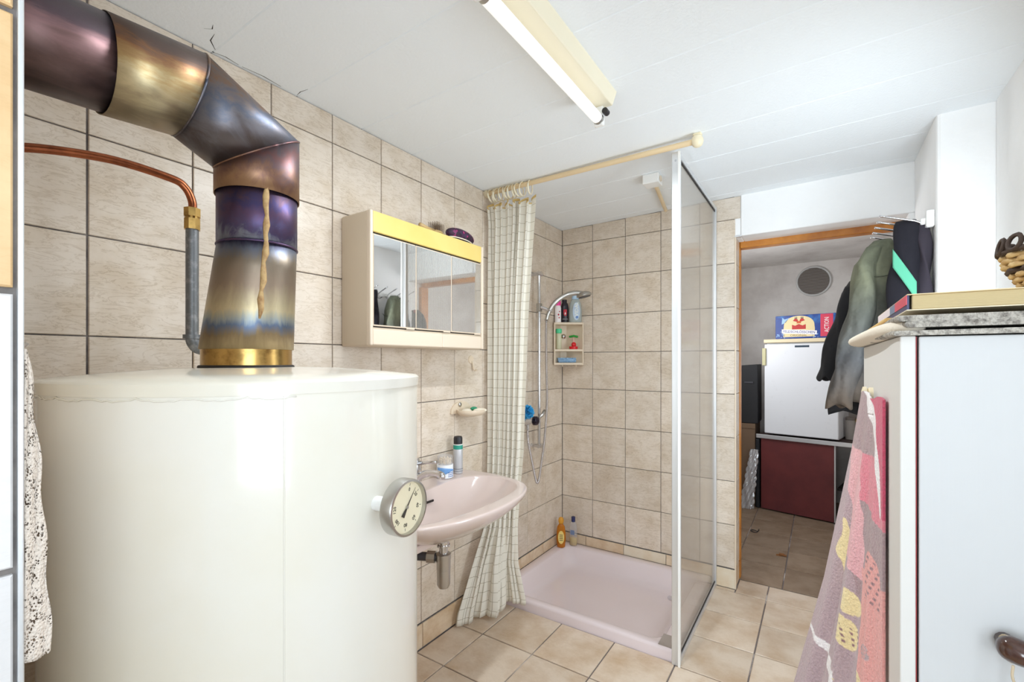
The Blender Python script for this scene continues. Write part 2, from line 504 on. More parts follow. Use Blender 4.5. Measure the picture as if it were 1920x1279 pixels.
def text(name, body, size, origin, right, up, m, parent, extrude=0.0002, align='CENTER', width=None):
    """lettering as real mesh: origin = centre of the line, right / up = directions on the surface."""
    cu = bpy.data.curves.new('t', 'FONT')
    cu.body = body; cu.size = size; cu.align_x = align; cu.align_y = 'CENTER'; cu.extrude = extrude; cu.resolution_u = 2
    ob = bpy.data.objects.new('t', cu)
    col.objects.link(ob)
    bpy.context.view_layer.update()
    dg = bpy.context.evaluated_depsgraph_get()
    me = bpy.data.meshes.new_from_object(ob.evaluated_get(dg))
    col.objects.unlink(ob); bpy.data.objects.remove(ob)
    r = Vector(right).normalized(); u = Vector(up).normalized(); n = r.cross(u)
    xs = [v.co.x for v in me.vertices] or [0]
    k = 1.0 if width is None else width / max(1e-6, max(xs) - min(xs))
    o0 = Vector(origin)
    mb = MB()
    mb.v = [o0 + r * (v.co.x * k) + u * v.co.y + n * v.co.z for v in me.vertices]
    mb.f = [tuple(p.vertices) for p in me.polygons]
    bpy.data.meshes.remove(me)
    return mb.build(name, m, parent)

def rrect(x0, x1, y0, y1, r, z, k=5):
    pts = []
    for cx, cy, a in ((x1 - r, y1 - r, 0), (x0 + r, y1 - r, PI / 2), (x0 + r, y0 + r, PI), (x1 - r, y0 + r, 1.5 * PI)):
        for i in range(k + 1):
            t = a + PI / 2 * i / k
            pts.append((cx + r * math.cos(t), cy + r * math.sin(t), z))
    return pts

def lerp(a, b, t): return a + (b - a) * t
def interp(tab, x):
    if x <= tab[0][0]: return tab[0][1]
    for (x0, y0), (x1, y1) in zip(tab, tab[1:]):
        if x <= x1:
            t = (x - x0) / (x1 - x0)
            if isinstance(y0, (tuple, list)): return tuple(lerp(a, b, t) for a, b in zip(y0, y1))
            return lerp(y0, y1, t)
    return tab[-1][1]
def catmull(pts, k=6):
    pts = [Vector(p) for p in pts]; out = []
    P = [pts[0] * 2 - pts[1]] + pts + [pts[-1] * 2 - pts[-2]]
    for i in range(1, len(P) - 2):
        for j in range(k):
            t = j / k
            a, b, c, d = P[i - 1], P[i], P[i + 1], P[i + 2]
            out.append(0.5 * ((2 * b) + (c - a) * t + (2 * a - 5 * b + 4 * c - d) * t * t + (3 * b - a - 3 * c + d) * t ** 3))
    out.append(pts[-1])
    return out

# ------------------------------------------------------------------ tiles
tile_cache = {}
def tile(parent, axis, c, w_, h, m, name='tile', t=0.006, bev=0.0016):
    """one wall or floor tile as its own object; axis = the way it faces. c = centre of its back face."""
    key = (axis, round(w_, 4), round(h, 4), m if isinstance(m, str) else m.name, t)
    me = tile_cache.get(key)
    if me is None:
        a, b = w_ / 2, h / 2
        vs = [(-a, -b, 0), (a, -b, 0), (a, b, 0), (-a, b, 0), (-a, -b, t - bev), (a, -b, t - bev), (a, b, t - bev), (-a, b, t - bev),
              (-a + bev, -b + bev, t), (a - bev, -b + bev, t), (a - bev, b - bev, t), (-a + bev, b - bev, t)]
        fs = [(0, 3, 2, 1), (0, 1, 5, 4), (1, 2, 6, 5), (2, 3, 7, 6), (3, 0, 4, 7), (4, 5, 9, 8), (5, 6, 10, 9), (6, 7, 11, 10), (7, 4, 8, 11), (8, 9, 10, 11)]
        if axis == '+X': vs = [(z, x, y) for x, y, z in vs]
        elif axis == '-X': vs = [(-z, -x, y) for x, y, z in vs]
        elif axis == '-Y': vs = [(x, -z, y) for x, y, z in vs]
        elif axis == '+Y': vs = [(-x, z, y) for x, y, z in vs]
        me = bpy.data.meshes.new(name)
        me.from_pydata(vs, [], fs)
        me.materials.append(M[m] if isinstance(m, str) else m)
        tile_cache[key] = me
    o = bpy.data.objects.new(name, me)
    col.objects.link(o)
    o.parent = parent
    o.location = Vector(c) - wloc(parent)
    return o

YB = 2.777            # back wall
TW, TH = 0.2205, 0.2399
Z0 = 0.109            # first wall tile row starts above the skirting
def ceil_z(x): return 2.132 + 0.018 * x
rows = [(Z0 + TH * i, Z0 + TH * (i + 1)) for i in range(8)] + [(Z0 + TH * 8, 2.131)]
G = 0.0034

# left wall
wl = struct('wall_left', MB().box(-0.12, -0.0055, 0.0, YB + 0.15, -0.2, 2.3), 'grout')
for k in range(13):
    y1 = YB - TW * k; y0 = y1 - TW
    for z0, z1 in rows:
        g = G * (1.9 if k == 11 else 1)
        tile(wl, '+X', (-0.006, (y0 + y1) / 2, (z0 + z1) / 2), TW - g, z1 - z0 - G, 'tile')
bl = struct('baseboard_left', MB().box(-0.0055, 0.001, 0.0, YB, -0.01, Z0 - 0.002), 'grout')
for k in range(11):
    y1 = 2.777 if k == 0 else 2.51 - 0.2635 * (k - 1)
    y0 = 2.51 - 0.2635 * k
    zb = 0.046 if y0 > 1.95 else 0.003
    tile(bl, '+X', (0.0, (y0 + y1) / 2, (zb + Z0 - 0.004) / 2), y1 - y0 - 0.003, Z0 - 0.004 - zb, 'skirt', t=0.007)

# back wall with the doorway (opening x 1.06 .. 1.79, z 0 .. 1.935)
DX0, DX1, DZ = 1.062, 1.785, 1.932
wb = struct('wall_back', MB().box(-0.12, DX0 - 0.006, YB + 0.0055, 2.93, -0.2, 2.3), 'grout')
for i in range(5):
    x0 = 0.2193 * i; x1 = x0 + 0.2193 if i < 4 else DX0
    for z0, z1 in rows:
        xx1 = 1.088 if (i == 4 and z0 > 1.9) else x1
        zt = z1 if z0 < 1.99 else ceil_z((x0 + xx1) / 2) + 0.001
        tile(wb, '-Y', ((x0 + xx1) / 2, YB + 0.006, (z0 + zt) / 2), xx1 - x0 - G, zt - z0 - G, 'tile')
for z0, z1 in rows[:8]:
    zz1 = min(z1, DZ)
    tile(wb, '+X', (DX0 - 0.006, (YB + 2.93) / 2, (z0 + zz1) / 2), 0.140, zz1 - z0 - G, 'tile', name='reveal_tile')
tile(wb, '+X', (DX0 - 0.006, (YB + 2.93) / 2, 0.052), 0.140, 0.10, 'skirt', name='reveal_tile')
bb = struct('baseboard_back', MB().box(0.0, DX0 - 0.006, YB - 0.001, YB + 0.0055, -0.01, Z0 - 0.002), 'grout')
xs = [0.008, 0.175, 0.43, 0.69, 0.945, DX0]
for i in range(5):
    zb = 0.046 if i < 4 else 0.003
    tile(bb, '-Y', ((xs[i] + xs[i + 1]) / 2, YB, (zb + Z0 - 0.004) / 2), xs[i + 1] - xs[i] - 0.003, Z0 - 0.004 - zb, 'skirt_pale' if i in (2, 4) else 'skirt', t=0.007, name='skirting_tile')
mb = MB().box(DX0 - 0.006, 1.088, YB + 0.0055, 2.93, DZ, 2.3)
mb.box(1.088, 2.12, YB, 2.93, DZ, 2.3)
mb.box(DX1, 2.12, YB, 2.93, -0.2, DZ)
struct('wall_lintel', mb, 'plaster', bevel=0.006)
struct('trim_1', MB().rbox(DX0 - 0.004, DX0 + 0.004, YB - 0.002, YB + 0.006, 0.0, DZ, 0.002), 'beige_plastic')
struct('trim_2', MB().rbox(DX0 - 0.006, DX0 + 0.03, YB - 0.002, YB + 0.02, DZ - 0.004, DZ + 0.004, 0.002), 'alu')
# orange wooden door lining at the far side of the opening
dl = thing('door_1', (1.42, 2.95, 0), None, None)
dl['kind'] = 'structure'
MB().rbox(DX0 + 0.004, DX1 + 0.02, 2.925, 2.985, DZ - 0.035, DZ + 0.012, 0.004).build('head_lining', 'wood_orange', dl)
MB().rbox(DX0 - 0.012, DX0 + 0.004, 2.931, 2.985, 0.0, DZ + 0.012, 0.002).build('jamb_lining', 'wood_orange', dl)
MB().rbox(DX1 - 0.030, DX1 - 0.001, 2.90, 2.985, 0.0, DZ - 0.036, 0.004).build('jamb_lining', 'wood_orange', dl)

# right wall: stub beside the door, a step, then the long wall
XR1, YS, XR2 = 1.807, 2.302, 1.962
def holed(x0, x1, ya, yb, holes):
    m_ = MB(); y_ = ya
    for h0, h1, za, zb in holes:
        m_.box(x0, x1, y_, h0, -0.2, 2.3).box(x0, x1, h0 - 0.001, h1 + 0.001, -0.2, za).box(x0, x1, h0 - 0.001, h1 + 0.001, zb, 2.3)
        y_ = h1
    return m_.box(x0, x1, y_, yb, -0.2, 2.3)
WIN1 = (1.41, 1.95, 0.77, 1.67); WIN_ADDED = (-0.62, 0.22, 0.85, 1.87)  # second opening is added, it only serves the boiler fill light
struct('wall_right', holed(XR2, 2.12, -4.2, YS + 0.001, [WIN_ADDED, WIN1]).box(XR1, 2.12, YS, YB + 0.001, -0.2, 2.3), 'plaster', bevel=0.012)
for i, (a_, b_, c_, d_) in enumerate((WIN1, WIN_ADDED)):  # second frame belongs to the added opening of the boiler fill
    struct('window_%d' % (i + 1), MB().rbox(2.0, 2.04, a_, a_ + .04, c_, d_).rbox(2.0, 2.04, b_ - .04, b_, c_, d_).rbox(2.0, 2.04, a_, b_, c_, c_ + .04).rbox(2.0, 2.04, a_, b_, d_ - .04, d_), 'white')

# tiled chimney block at the left front; the boiler stands in the niche behind it
XP, YP = 0.873, 0.096
wp = struct('wall_front_left', MB().box(-0.12, XP - 0.0055, -0.46, YP, -0.2, 2.3), 'grout')
for k in range(2):
    y1 = YP - 0.003 - TW * k; y0 = y1 - TW
    for z0, z1 in rows:
        tile(wp, '+X', (XP - 0.006, (y0 + y1) / 2, (z0 + z1) / 2), TW - 0.004, z1 - z0 - 0.006, 'tile_warm' if z0 > 1.29 else 'tile_white')
    tile(wp, '+X', (XP - 0.006, (y0 + y1) / 2, 0.053), TW - 0.004, 0.10, 'tile_white')
for z0, z1 in rows:
    for k in range(4):
        tile(wp, '+Y', (XP - 0.008 - TW * (k + 0.5), YP, (z0 + z1) / 2), TW - 0.004, z1 - z0 - 0.006, 'tile', t=0.0012, bev=0.0006)
struct('trim_3', MB().rbox(XP - 0.007, XP + 0.0012, YP - 0.0025, YP + 0.0015, 0.0, 2.14, 0.001), 'alu')

# the room behind the camera, with its rear windows
struct('wall_rear', MB().box(-1.72, 2.12, -4.32, -4.2, -0.2, 0.5).box(-1.72, 2.12, -4.32, -4.2, 2.10, 2.3).box(-1.72, 0.84, -4.32, -4.2, 0.49, 2.11).box(1.94, 2.12, -4.32, -4.2, 0.49, 2.11), 'plaster')
struct('wall_far_left', MB().box(-1.72, -1.6, -4.2, 0.0, -0.2, 2.3), 'plaster')
struct('wall_niche_side', MB().box(-1.6, -0.12, -0.46, 0.0, -0.2, 2.3), 'plaster')

# ceiling: white planks running across the room
ce = struct('ceiling', MB().box(-1.72, 2.12, -4.32, 2.94, 2.20, 2.32), 'ceiling')
y = 2.705
edges = [YB + 0.004]
while y > -4.1:
    edges.append(y); y -= 0.2605
edges.append(-4.25)
for a, b in zip(edges, edges[1:]):
    c = 0.0035
    prof = [(a, 0.06), (a, c * 0.8), (a - c, 0), (b + c, 0), (b, c * 0.8), (b, 0.06)]
    MB().loft([[(x, yy, ceil_z(x) + z) for yy, z in prof] for x in ((-0.02 if a > 0 else -1.65), 0.5, 1.0, 1.5, 2.1)]).build('plank', 'ceiling', ce)
# cracks in the paint by the tiled wall
for pts in ([(0.020, 0.62), (0.05, 0.595), (0.085, 0.590)], [(0.085, 0.565), (0.10, 0.578), (0.118, 0.572)], [(0.004, 0.876), (0.03, 0.872), (0.062, 0.878)],
            [(0.006, 0.70), (0.012, 0.76), (0.006, 0.82)], [(0.004, 0.62), (0.012, 0.65), (0.006, 0.69)]):
    m_ = MB()
    n = len(pts)
    tops = [Vector((x, y_, ceil_z(x) - 0.0004)) for x, y_ in pts]
    ring = []
    for i, p in enumerate(tops):
        wd = 0.0011 if 0 < i < n - 1 else 0.0003
        ring.append([p + Vector((wd, wd, 0)), p + Vector((-wd, -wd, 0)), p + Vector((-wd, -wd, 0.002)), p + Vector((wd, wd, 0.002))])
    m_.loft(ring).build('crack', 'dark', ce)

# floor
TR = (0.006, 0.938, 1.962, 2.768)       # shower tray
fl = struct('floor', MB().box(-1.72, 2.12, -4.32, TR[2], -0.2, -0.004).box(TR[1], 2.12, TR[2], 2.93, -0.2, -0.004)
            .box(-0.12, TR[1], TR[3], 2.93, -0.2, -0.004).box(0.3, 2.3, 2.93, 5.1, -0.2, -0.004).box(-0.12, TR[0], TR[2], TR[3], -0.2, -0.004), 'grout_floor')
FT = 0.2628
fx = [0.008] + [0.162 + FT * i for i in range(8)]
fx[-1] = 1.958
fy = [2.738 - FT * 1.005 * i for i in range(15)]
for i in range(len(fx) - 1):
    for j in range(len(fy) - 1):
        x0, x1, y1, y0 = fx[i], fx[i + 1], fy[j], fy[j + 1]
        if x0 < 0.94 and y1 > 2.0: continue
        if x0 < 0.87 and y1 < 0.12: continue
        if x0 < 0.94 and y1 > 1.94: y1 = 1.958
        if x1 > XR1 and y1 > YS + 0.01 and x0 < XR1: x1 = XR1 - 0.002
        tile(fl, '+Z', ((x0 + x1) / 2, (y0 + y1) / 2, -0.006), x1 - x0 - 0.006, y1 - y0 - 0.006, 'floor_tile', t=0.007)
for i in range(3, len(fx) - 1):
    x0, x1 = max(fx[i], 0.942 if fx[i] < 0.95 else fx[i]), fx[i + 1]
    if x1 < 0.95: continue
    if x0 < DX0: tile(fl, '+Z', ((x0 + x1) / 2, 2.756, -0.006), 0.001, 0.001, 'floor_tile') if False else None
xa = [DX0 + 0.002, 1.212, 1.475, 1.738, 1.785]
for i in range(4):
    tile(fl, '+Z', ((xa[i] + xa[i + 1]) / 2, 2.829, -0.006), xa[i + 1] - xa[i] - 0.006, 0.170, 'floor_tile', t=0.007)
xb = [0.49, 0.7525, 1.0125, 1.275, 1.5375, 1.80]
for i in range(5):
    for j in range(7):
        y0 = 2.925 + 0.30 * j
        tile(fl, '+Z', ((xb[i] + xb[i + 1]) / 2, y0 + 0.15, -0.006), 0.2565, 0.294, 'floor_tile_dull', t=0.007)
tile(fl, '+Z', ((0.942 + DX0) / 2, 2.756, -0.006), DX0 - 0.945, 0.03, 'floor_tile', t=0.007)

# storeroom shell
SX0, SX1, SY = 0.48, 1.95, 4.98
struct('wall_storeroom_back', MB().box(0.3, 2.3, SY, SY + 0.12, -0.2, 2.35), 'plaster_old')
struct('wall_storeroom_left', holed(0.3, SX0, 2.93, SY, [(3.28, 4.12, 1.23, 1.87)]), 'plaster_old')  # opening added for the storeroom fill light
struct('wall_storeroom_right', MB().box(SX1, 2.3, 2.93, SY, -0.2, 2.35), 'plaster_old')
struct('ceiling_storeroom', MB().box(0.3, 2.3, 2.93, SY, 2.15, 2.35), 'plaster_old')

#=== OBJECTS ===
# ------------------------------------------------------------------ boiler
BC = Vector((0.488, 0.498, 0)); BR = 0.319; BZ = 1.219
bo = thing('boiler', (BC.x, BC.y, 0), 'tall white enamelled water boiler with round thermometer', 'boiler')
n = 96
prof = [(BR - 0.03, 0.0), (BR - 0.03, 0.03), (BR, 0.032), (BR, 0.4), (BR, 0.8), (BR, BZ - 0.012), (BR - 0.001, BZ - 0.004), (BR - 0.004, BZ)]
MB().lathe(prof, BC, n=n).build('drum', 'enamel', bo, smooth=True, autosmooth=AS)
MB().lathe([(BR + 0.002, BZ - 0.020), (BR + 0.003, BZ - 0.003), (BR - 0.002, BZ + 0.001), (0.24, BZ + 0.009), (0.15, BZ + 0.016), (0.02, BZ + 0.019)], BC, n=n).build('lid', 'enamel', bo, smooth=True, autosmooth=AS)
ph = math.radians(200)
# drips of paint below the lid
pp = []
for i in range(60):
    a_ = math.radians(-104 + i * 1.45)
    zz = BZ - 0.021 - 0.0035 * abs(math.sin(i * 0.37)) - 0.002 * abs(math.sin(i * 1.3))
    pp.append(BC + Vector((math.cos(a_) * (BR + 0.0004), math.sin(a_) * (BR + 0.0004), zz)))
MB().tube(pp, 0.0013, 6).build('paint_drips', 'enamel', bo, smooth=True)
# vertical sheet seam
sa = math.atan2(-0.461, 0.887) + math.radians(6)
MB().cyl(BC + Vector((math.cos(sa), math.sin(sa), 0)) * (BR + 0.0002) + Vector((0, 0, 0.04)), BC + Vector((math.cos(sa), math.sin(sa), 0)) * (BR + 0.0002) + Vector((0, 0, BZ - 0.022)), 0.0012, n=6).build('seam', 'enamel', bo)
# thermometer
gn = Vector((0.993, 0.119, 0)).normalized(); gt = Vector((-gn.y, gn.x, 0)); gu = Vector((0, 0, 1))
gp = BC + gn * (BR - 0.01) + Vector((0, 0, 1.001)); gc = BC + gn * (BR + 0.07) + Vector((0, 0, 1.004))
g = MB().lathe([(0.0455, -0.020), (0.0475, -0.019), (0.0475, 0.0), (0.0465, 0.003), (0.043, 0.0035), (0.0425, -0.004)], gc, gn, n=48, cap0=True, cap1=False).build('thermometer', 'steel', bo, smooth=True, autosmooth=AS)
MB().cyl(gp, gc - gn * 0.019, 0.0125, n=24).build('stem', 'white', g, smooth=True, autosmooth=AS)
MB().cyl(gc - gn * 0.008, gc - gn * 0.004, 0.0425, n=48).build('dial', mat('ivory_dial', (240, 230, 200), 0.4), g)
M['ink'] = mat('dark_print', (60, 55, 50), 0.6)
for num, deg in ((0, 75), (20, 35), (40, -8), (60, -50), (80, -95), (100, -140), (120, 175)):
    a = math.radians(deg)
    rd = (gt * math.cos(a) + gu * math.sin(a))
    tg = rd.cross(gn) * -1
    text('number', str(num), 0.0085, gc - gn * 0.0036 + rd * 0.029, gn.cross(rd) * -1, rd, 'ink', g)
    MB().cyl(gc - gn * 0.0038 + rd * 0.035, gc - gn * 0.0038 + rd * 0.039, 0.0004, n=4).build('tick', 'ink', g)
a = math.radians(52); rd = gt * math.cos(a) + gu * math.sin(a); pd = gn.cross(rd)
c0 = gc - gn * 0.0026
MB().prism([c0 - rd * 0.018 + pd * 0.004, c0 - rd * 0.017 - pd * 0.004, c0 - pd * 0.0012, c0 + rd * 0.036, c0 + pd * 0.0012], gn * 0.0006).build('needle', 'ink', g)
MB().cyl(c0, c0 + gn * 0.0015, 0.003, n=14).build('hub', 'steel', g)

# ------------------------------------------------------------------ flue pipe, heat tinted
fp = thing('flue_pipe', (BC.x, BC.y, 1.235), 'heat-tinted metal flue pipe bending from boiler into chimney', 'flue pipe')
V3 = (22, 22, 5); HY = (22, 5, 22)
H1 = heat_mat('heat_tint_cone', [(0.0, (174, 153, 116)), (0.13, (136, 117, 90)), (0.22, (99, 113, 137)), (0.27, (147, 154, 154)), (0.36, (192, 178, 145)), (0.6, (148, 131, 115)), (0.82, (132, 120, 106)), (0.93, (119, 125, 140)), (1.0, (85, 78, 106))], lo=-0.105, hi=0.105, amt=0.07, streak=V3, scale=1.6)
H2 = heat_mat('heat_tint_violet', [(0.0, (126, 129, 143)), (0.2, (83, 75, 107)), (0.45, (90, 69, 93)), (0.65, (71, 65, 103)), (0.85, (96, 74, 88)), (1.0, (74, 64, 91))], lo=-0.06, hi=0.06, amt=0.30, streak=(14, 14, 10), scale=2.0)
H3 = heat_mat('heat_tint_russet', [(0.0, (154, 121, 94)), (0.22, (128, 97, 84)), (0.4, (110, 91, 94)), (0.55, (123, 89, 88)), (0.75, (107, 98, 104)), (1.0, (98, 91, 88))], lo=-0.07, hi=0.08, amt=0.30, streak=(12, 12, 8), scale=1.8)
H4 = heat_mat('heat_tint_slate', [(0.0, (98, 90, 90)), (0.3, (116, 113, 119)), (0.5, (96, 102, 117)), (0.7, (125, 115, 114)), (0.85, (136, 109, 89)), (1.0, (106, 99, 96))], lo=-0.08, hi=0.08, amt=0.34, streak=(18, 8, 10), scale=2.0)
H5 = heat_mat('heat_tint_gold', [(0.0, (149, 136, 114)), (0.25, (198, 183, 147)), (0.4, (179, 152, 108)), (0.55, (151, 113, 85)), (0.7, (115, 98, 92)), (1.0, (109, 101, 97))], lo=-0.075, hi=0.075, amt=0.16, streak=HY, scale=2.2)
H6 = heat_mat('heat_tint_plum', [(0.0, (78, 65, 64)), (0.3, (113, 90, 88)), (0.45, (137, 107, 109)), (0.6, (97, 82, 89)), (0.8, (99, 91, 96)), (1.0, (95, 89, 89))], lo=-0.075, hi=0.075, amt=0.14, streak=HY, scale=1.5)
fb = Vector((0.474, 0.484, 0)); ft = Vector((0.488, 0.497, 0))
MB().lathe([(0.0815, 1.229), (0.0815, 1.280)], fb, n=48).build('collar', 'brass', fp, smooth=True, autosmooth=AS)
MB().torus(fb + Vector((0, 0, 1.2375)), 0.083, 0.0035, n=48).build('sealing_bead', 'dark', fp, smooth=True)
def ring(c, r, nrm=(0, 0, 1), up=None, n=48):
    d, u, w_ = basis(nrm)
    if abs(d.z) > 0.99: u = Vector((1, 0, 0)); w_ = Vector((0, 1, 0))
    return [Vector(c) + (u * math.cos(2 * PI * j / n) + w_ * math.sin(2 * PI * j / n)) * r for j in range(n)]
MB().loft([ring((lerp(fb.x, ft.x, t), lerp(fb.y, ft.y, t), lerp(1.272, 1.482, t)), lerp(0.084, 0.0715, t)) for t in (0, .25, .5, .75, 1)], False, False).build('tapered_section', H1, fp, smooth=True, solid=0.0015)
MB().loft([ring((ft.x, ft.y, z), 0.0725) for z in (1.478, 1.53, 1.60)], False, False).build('straight_section', H2, fp, smooth=True, solid=0.0015)
MB().torus((ft.x, ft.y, 1.480), 0.0728, 0.0022, n=48).build('weld_bead', H2, fp, smooth=True)
# mitred elbow
PA = Vector((ft.x, ft.y, 1.580)); PB = Vector((ft.x, ft.y, 1.672)); PC = Vector((ft.x - 0.002, 0.372, 1.736)); PD = Vector((ft.x - 0.004, 0.250, 1.728)); PE = Vector((ft.x - 0.006, 0.08, 1.722))
def mitre(p, d0, d1, r, n=48):
    """ellipse where two straight pipes of radius r meet at p."""
    d0 = Vector(d0).normalized(); d1 = Vector(d1).normalized(); nb = (d0 + d1).normalized()
    u = Vector((1, 0, 0)); w_ = d0.cross(u).normalized()
    out = []
    for j in range(n):
        q = (u * math.cos(2 * PI * j / n) + w_ * math.sin(2 * PI * j / n)) * r
        out.append(Vector(p) + q - d0 * (q.dot(nb) / d0.dot(nb)))
    return out
R1 = 0.0765
dA, dB, dC, dD = PB - PA, PC - PB, PD - PC, PE - PD
mAB = mitre(PB, dA, dB, R1); mBC = mitre(PC, dB, dC, R1)
MB().loft([mitre(PA, dA, dA, R1), mitre(PA.lerp(PB, 0.4), dA, dA, R1), mAB], False, False).build('elbow_sleeve', H3, fp, smooth=True, solid=0.0015)
mid = [a.lerp(b, 0.5) for a, b in zip(mAB, mBC)]
MB().loft([mAB, mid, mBC], False, False).build('elbow_segment', H4, fp, smooth=True, solid=0.0015)
MB().loft([mBC, [a.lerp(b, .5) for a, b in zip(mBC, mitre(PD, dC, dC, R1))], mitre(PD, dC, dC, R1)], False, False).build('horizontal_section', H5, fp, smooth=True, solid=0.0015)
MB().loft([mitre(PD.lerp(PC, 0.15), dD, dD, 0.0735), mitre(PE, dD, dD, 0.0735)], False, False).build('chimney_section', H6, fp, smooth=True, solid=0.0015)
for mm, nm in ((mAB, H3), (mBC, H4)):
    MB().tube(mm + [mm[0]], 0.0022, 6).build('weld_bead', nm, fp, smooth=True)
# rusty run down the front seam
sd = Vector((0.83, -0.40, 0)).normalized()
rust = mat('rust_run', (196, 166, 118), 0.7, 0.2, noise=(60, (150, 110, 70), 0.4, 0.7))
pts = []
for i in range(15):
    t = i / 14; z = lerp(1.33, 1.585, t)
    rr = interp([(1.272, .0838), (1.482, .0725), (1.60, .0733)], z)
    cc = fb.lerp(ft, min(1, (z - 1.272) / .21))
    aa = math.atan2(sd.y, sd.x) + 0.018 * math.sin(i * 1.9) + 0.16
    pts.append(Vector((cc.x + math.cos(aa) * rr, cc.y + math.sin(aa) * rr, z)))
MB().tube(pts, [0.002] + [0.0052 + 0.0018 * math.sin(i * 2.3) for i in range(13)] + [0.004], 6).build('rust_run', rust, fp, smooth=True)

# ------------------------------------------------------------------ copper and grey water pipe by the flue
wp_ = thing('water_pipe', (0.257, 0.469, 1.25), 'copper water pipe joined to a grey pipe behind flue', 'pipe')
gx, gy = 0.257, 0.469
cp = catmull([(gx, gy, 1.585), (gx, gy, 1.612), (gx, 0.455, 1.640), (gx, 0.425, 1.652), (gx, 0.318, 1.655), (gx, 0.20, 1.632), (gx, 0.15, 1.60), (gx, 0.09, 1.57)], 8)
MB().tube(cp, 0.0085, 12).build('copper_tube', 'copper', wp_, smooth=True)
MB().cyl((gx, gy, 1.548), (gx, gy, 1.572), 0.0165, n=8).cyl((gx, gy, 1.572), (gx, gy, 1.577), 0.0145, n=20).cyl((gx, gy, 1.577), (gx, gy, 1.596), 0.017, n=8).build('brass_fitting', 'brass', wp_)
MB().cyl((gx, gy, 1.30), (gx, gy, 1.552), 0.0128, n=16).build('grey_pipe', 'galv', wp_, smooth=True, autosmooth=AS)
el = catmull([(gx, gy, 1.307), (gx, gy + 0.004, 1.290), (gx, gy + 0.018, 1.278), (gx, gy + 0.06, 1.274), (gx, gy + 0.085, 1.268), (gx, gy + 0.09, 1.225)], 6)
MB().tube(el, 0.0145, 14).cyl((gx, gy, 1.300), (gx, gy, 1.309), 0.018, n=16).build('elbow', 'galv', wp_, smooth=True, autosmooth=AS)

# ------------------------------------------------------------------ crocheted lace cloth on the chimney block
def lacef(u, v):
    z = 1.259 - 0.277 * v
    ym = interp([(0, 0.1000), (0.12, 0.1045), (0.4, 0.1095), (0.75, 0.1140), (1, 0.1165)], v)
    wob = 0.0012 * math.sin(v * 23) 
    if u < 0.5:
        t = u / 0.5
        p = (lerp(0.869, 0.862, t) + 0.0012 * math.sin(t * 9 + v * 11), lerp(0.0985, ym, t) + wob * t)
    else:
        t = (u - 0.5) / 0.5
        p = (lerp(0.862, 0.74, t), lerp(ym + wob, 0.103, min(1, t * 1.5)))
    if v > 0.95: z += 0.008 * (v - 0.95) / 0.05 * abs(u - 0.3)
    return (p[0], p[1], z)
lo = MB().grid(lacef, 40, 60, uvfn=lambda u, v: (u * 0.05, v * 0.277)).build('lace_cloth', 'lace', None, smooth=True, solid=0.0015)
tagit(lo, 'cream crocheted lace cloth hanging beside the boiler', 'lace cloth')
MB().tube([(0.80, 0.0965, 1.262), (0.80, 0.106, 1.258), (0.80, 0.112, 1.266)], 0.002, 8).build('hook', 'steel', lo)

# ------------------------------------------------------------------ mirror cabinet
cx1, cy0, cy1, cz0, cz1 = 0.150, 1.047, 1.690, 1.302, 1.774
mc = thing('mirror_cabinet', (0.0, (cy0 + cy1) / 2, cz0), 'beige plastic mirror cabinet with yellowed top light panel', 'mirror cabinet')
MB().rbox(0.001, cx1, cy0, cy1, cz0, cz1, 0.008, 3).build('body', 'cab_side', mc, smooth=True, autosmooth=AS)
for a, b in ((cy0, cy0 + 0.014), (cy1 - 0.014, cy1)):
    MB().rbox(cx1 - 0.012, cx1 + 0.012, a, b, cz0 + 0.002, cz1, 0.005, 3).build('side_cheek', 'cab_front', mc, smooth=True, autosmooth=AS)
MB().rbox(cx1 - 0.008, cx1 + 0.010, cy0 + 0.0145, cy1 - 0.0145, 1.700, cz1 - 0.001, 0.004, 2).build('light_panel', 'yellow', mc)
MB().box(cx1 - 0.01, cx1 + 0.0005, cy0 + 0.014, cy1 - 0.014, 1.368, 1.70).build('door_recess', 'dark', mc)
w3 = (cy1 - cy0 - 0.030) / 3
for i in range(3):
    a = cy0 + 0.015 + w3 * i
    fr = MB().rbox(cx1 + 0.0015, cx1 + 0.0075, a + 0.0012, a + w3 - 0.0012, 1.372, 1.694, 0.002, 1).build('mirror_door', 'cab_front', mc)
    MB().box(cx1 + 0.0072, cx1 + 0.0088, a + 0.003, a + w3 - 0.003, 1.377, 1.690).build('mirror', 'mirror', fr)
    MB().rbox(cx1 + 0.0075, cx1 + 0.012, a + w3 * .75, a + w3 * .95, 1.3685, 1.373, 0.001, 1).build('finger_pull', 'cab_front', fr)
for a, b in ((cy0 + 0.0145, cy0 + 0.37), (cy0 + 0.3705, cy1 - 0.0145)):
    MB().rbox(cx1 - 0.01, cx1 + 0.009, a, b, cz0 + 0.004, 1.362, 0.004, 2).build('drawer_front', 'cab_front', mc)

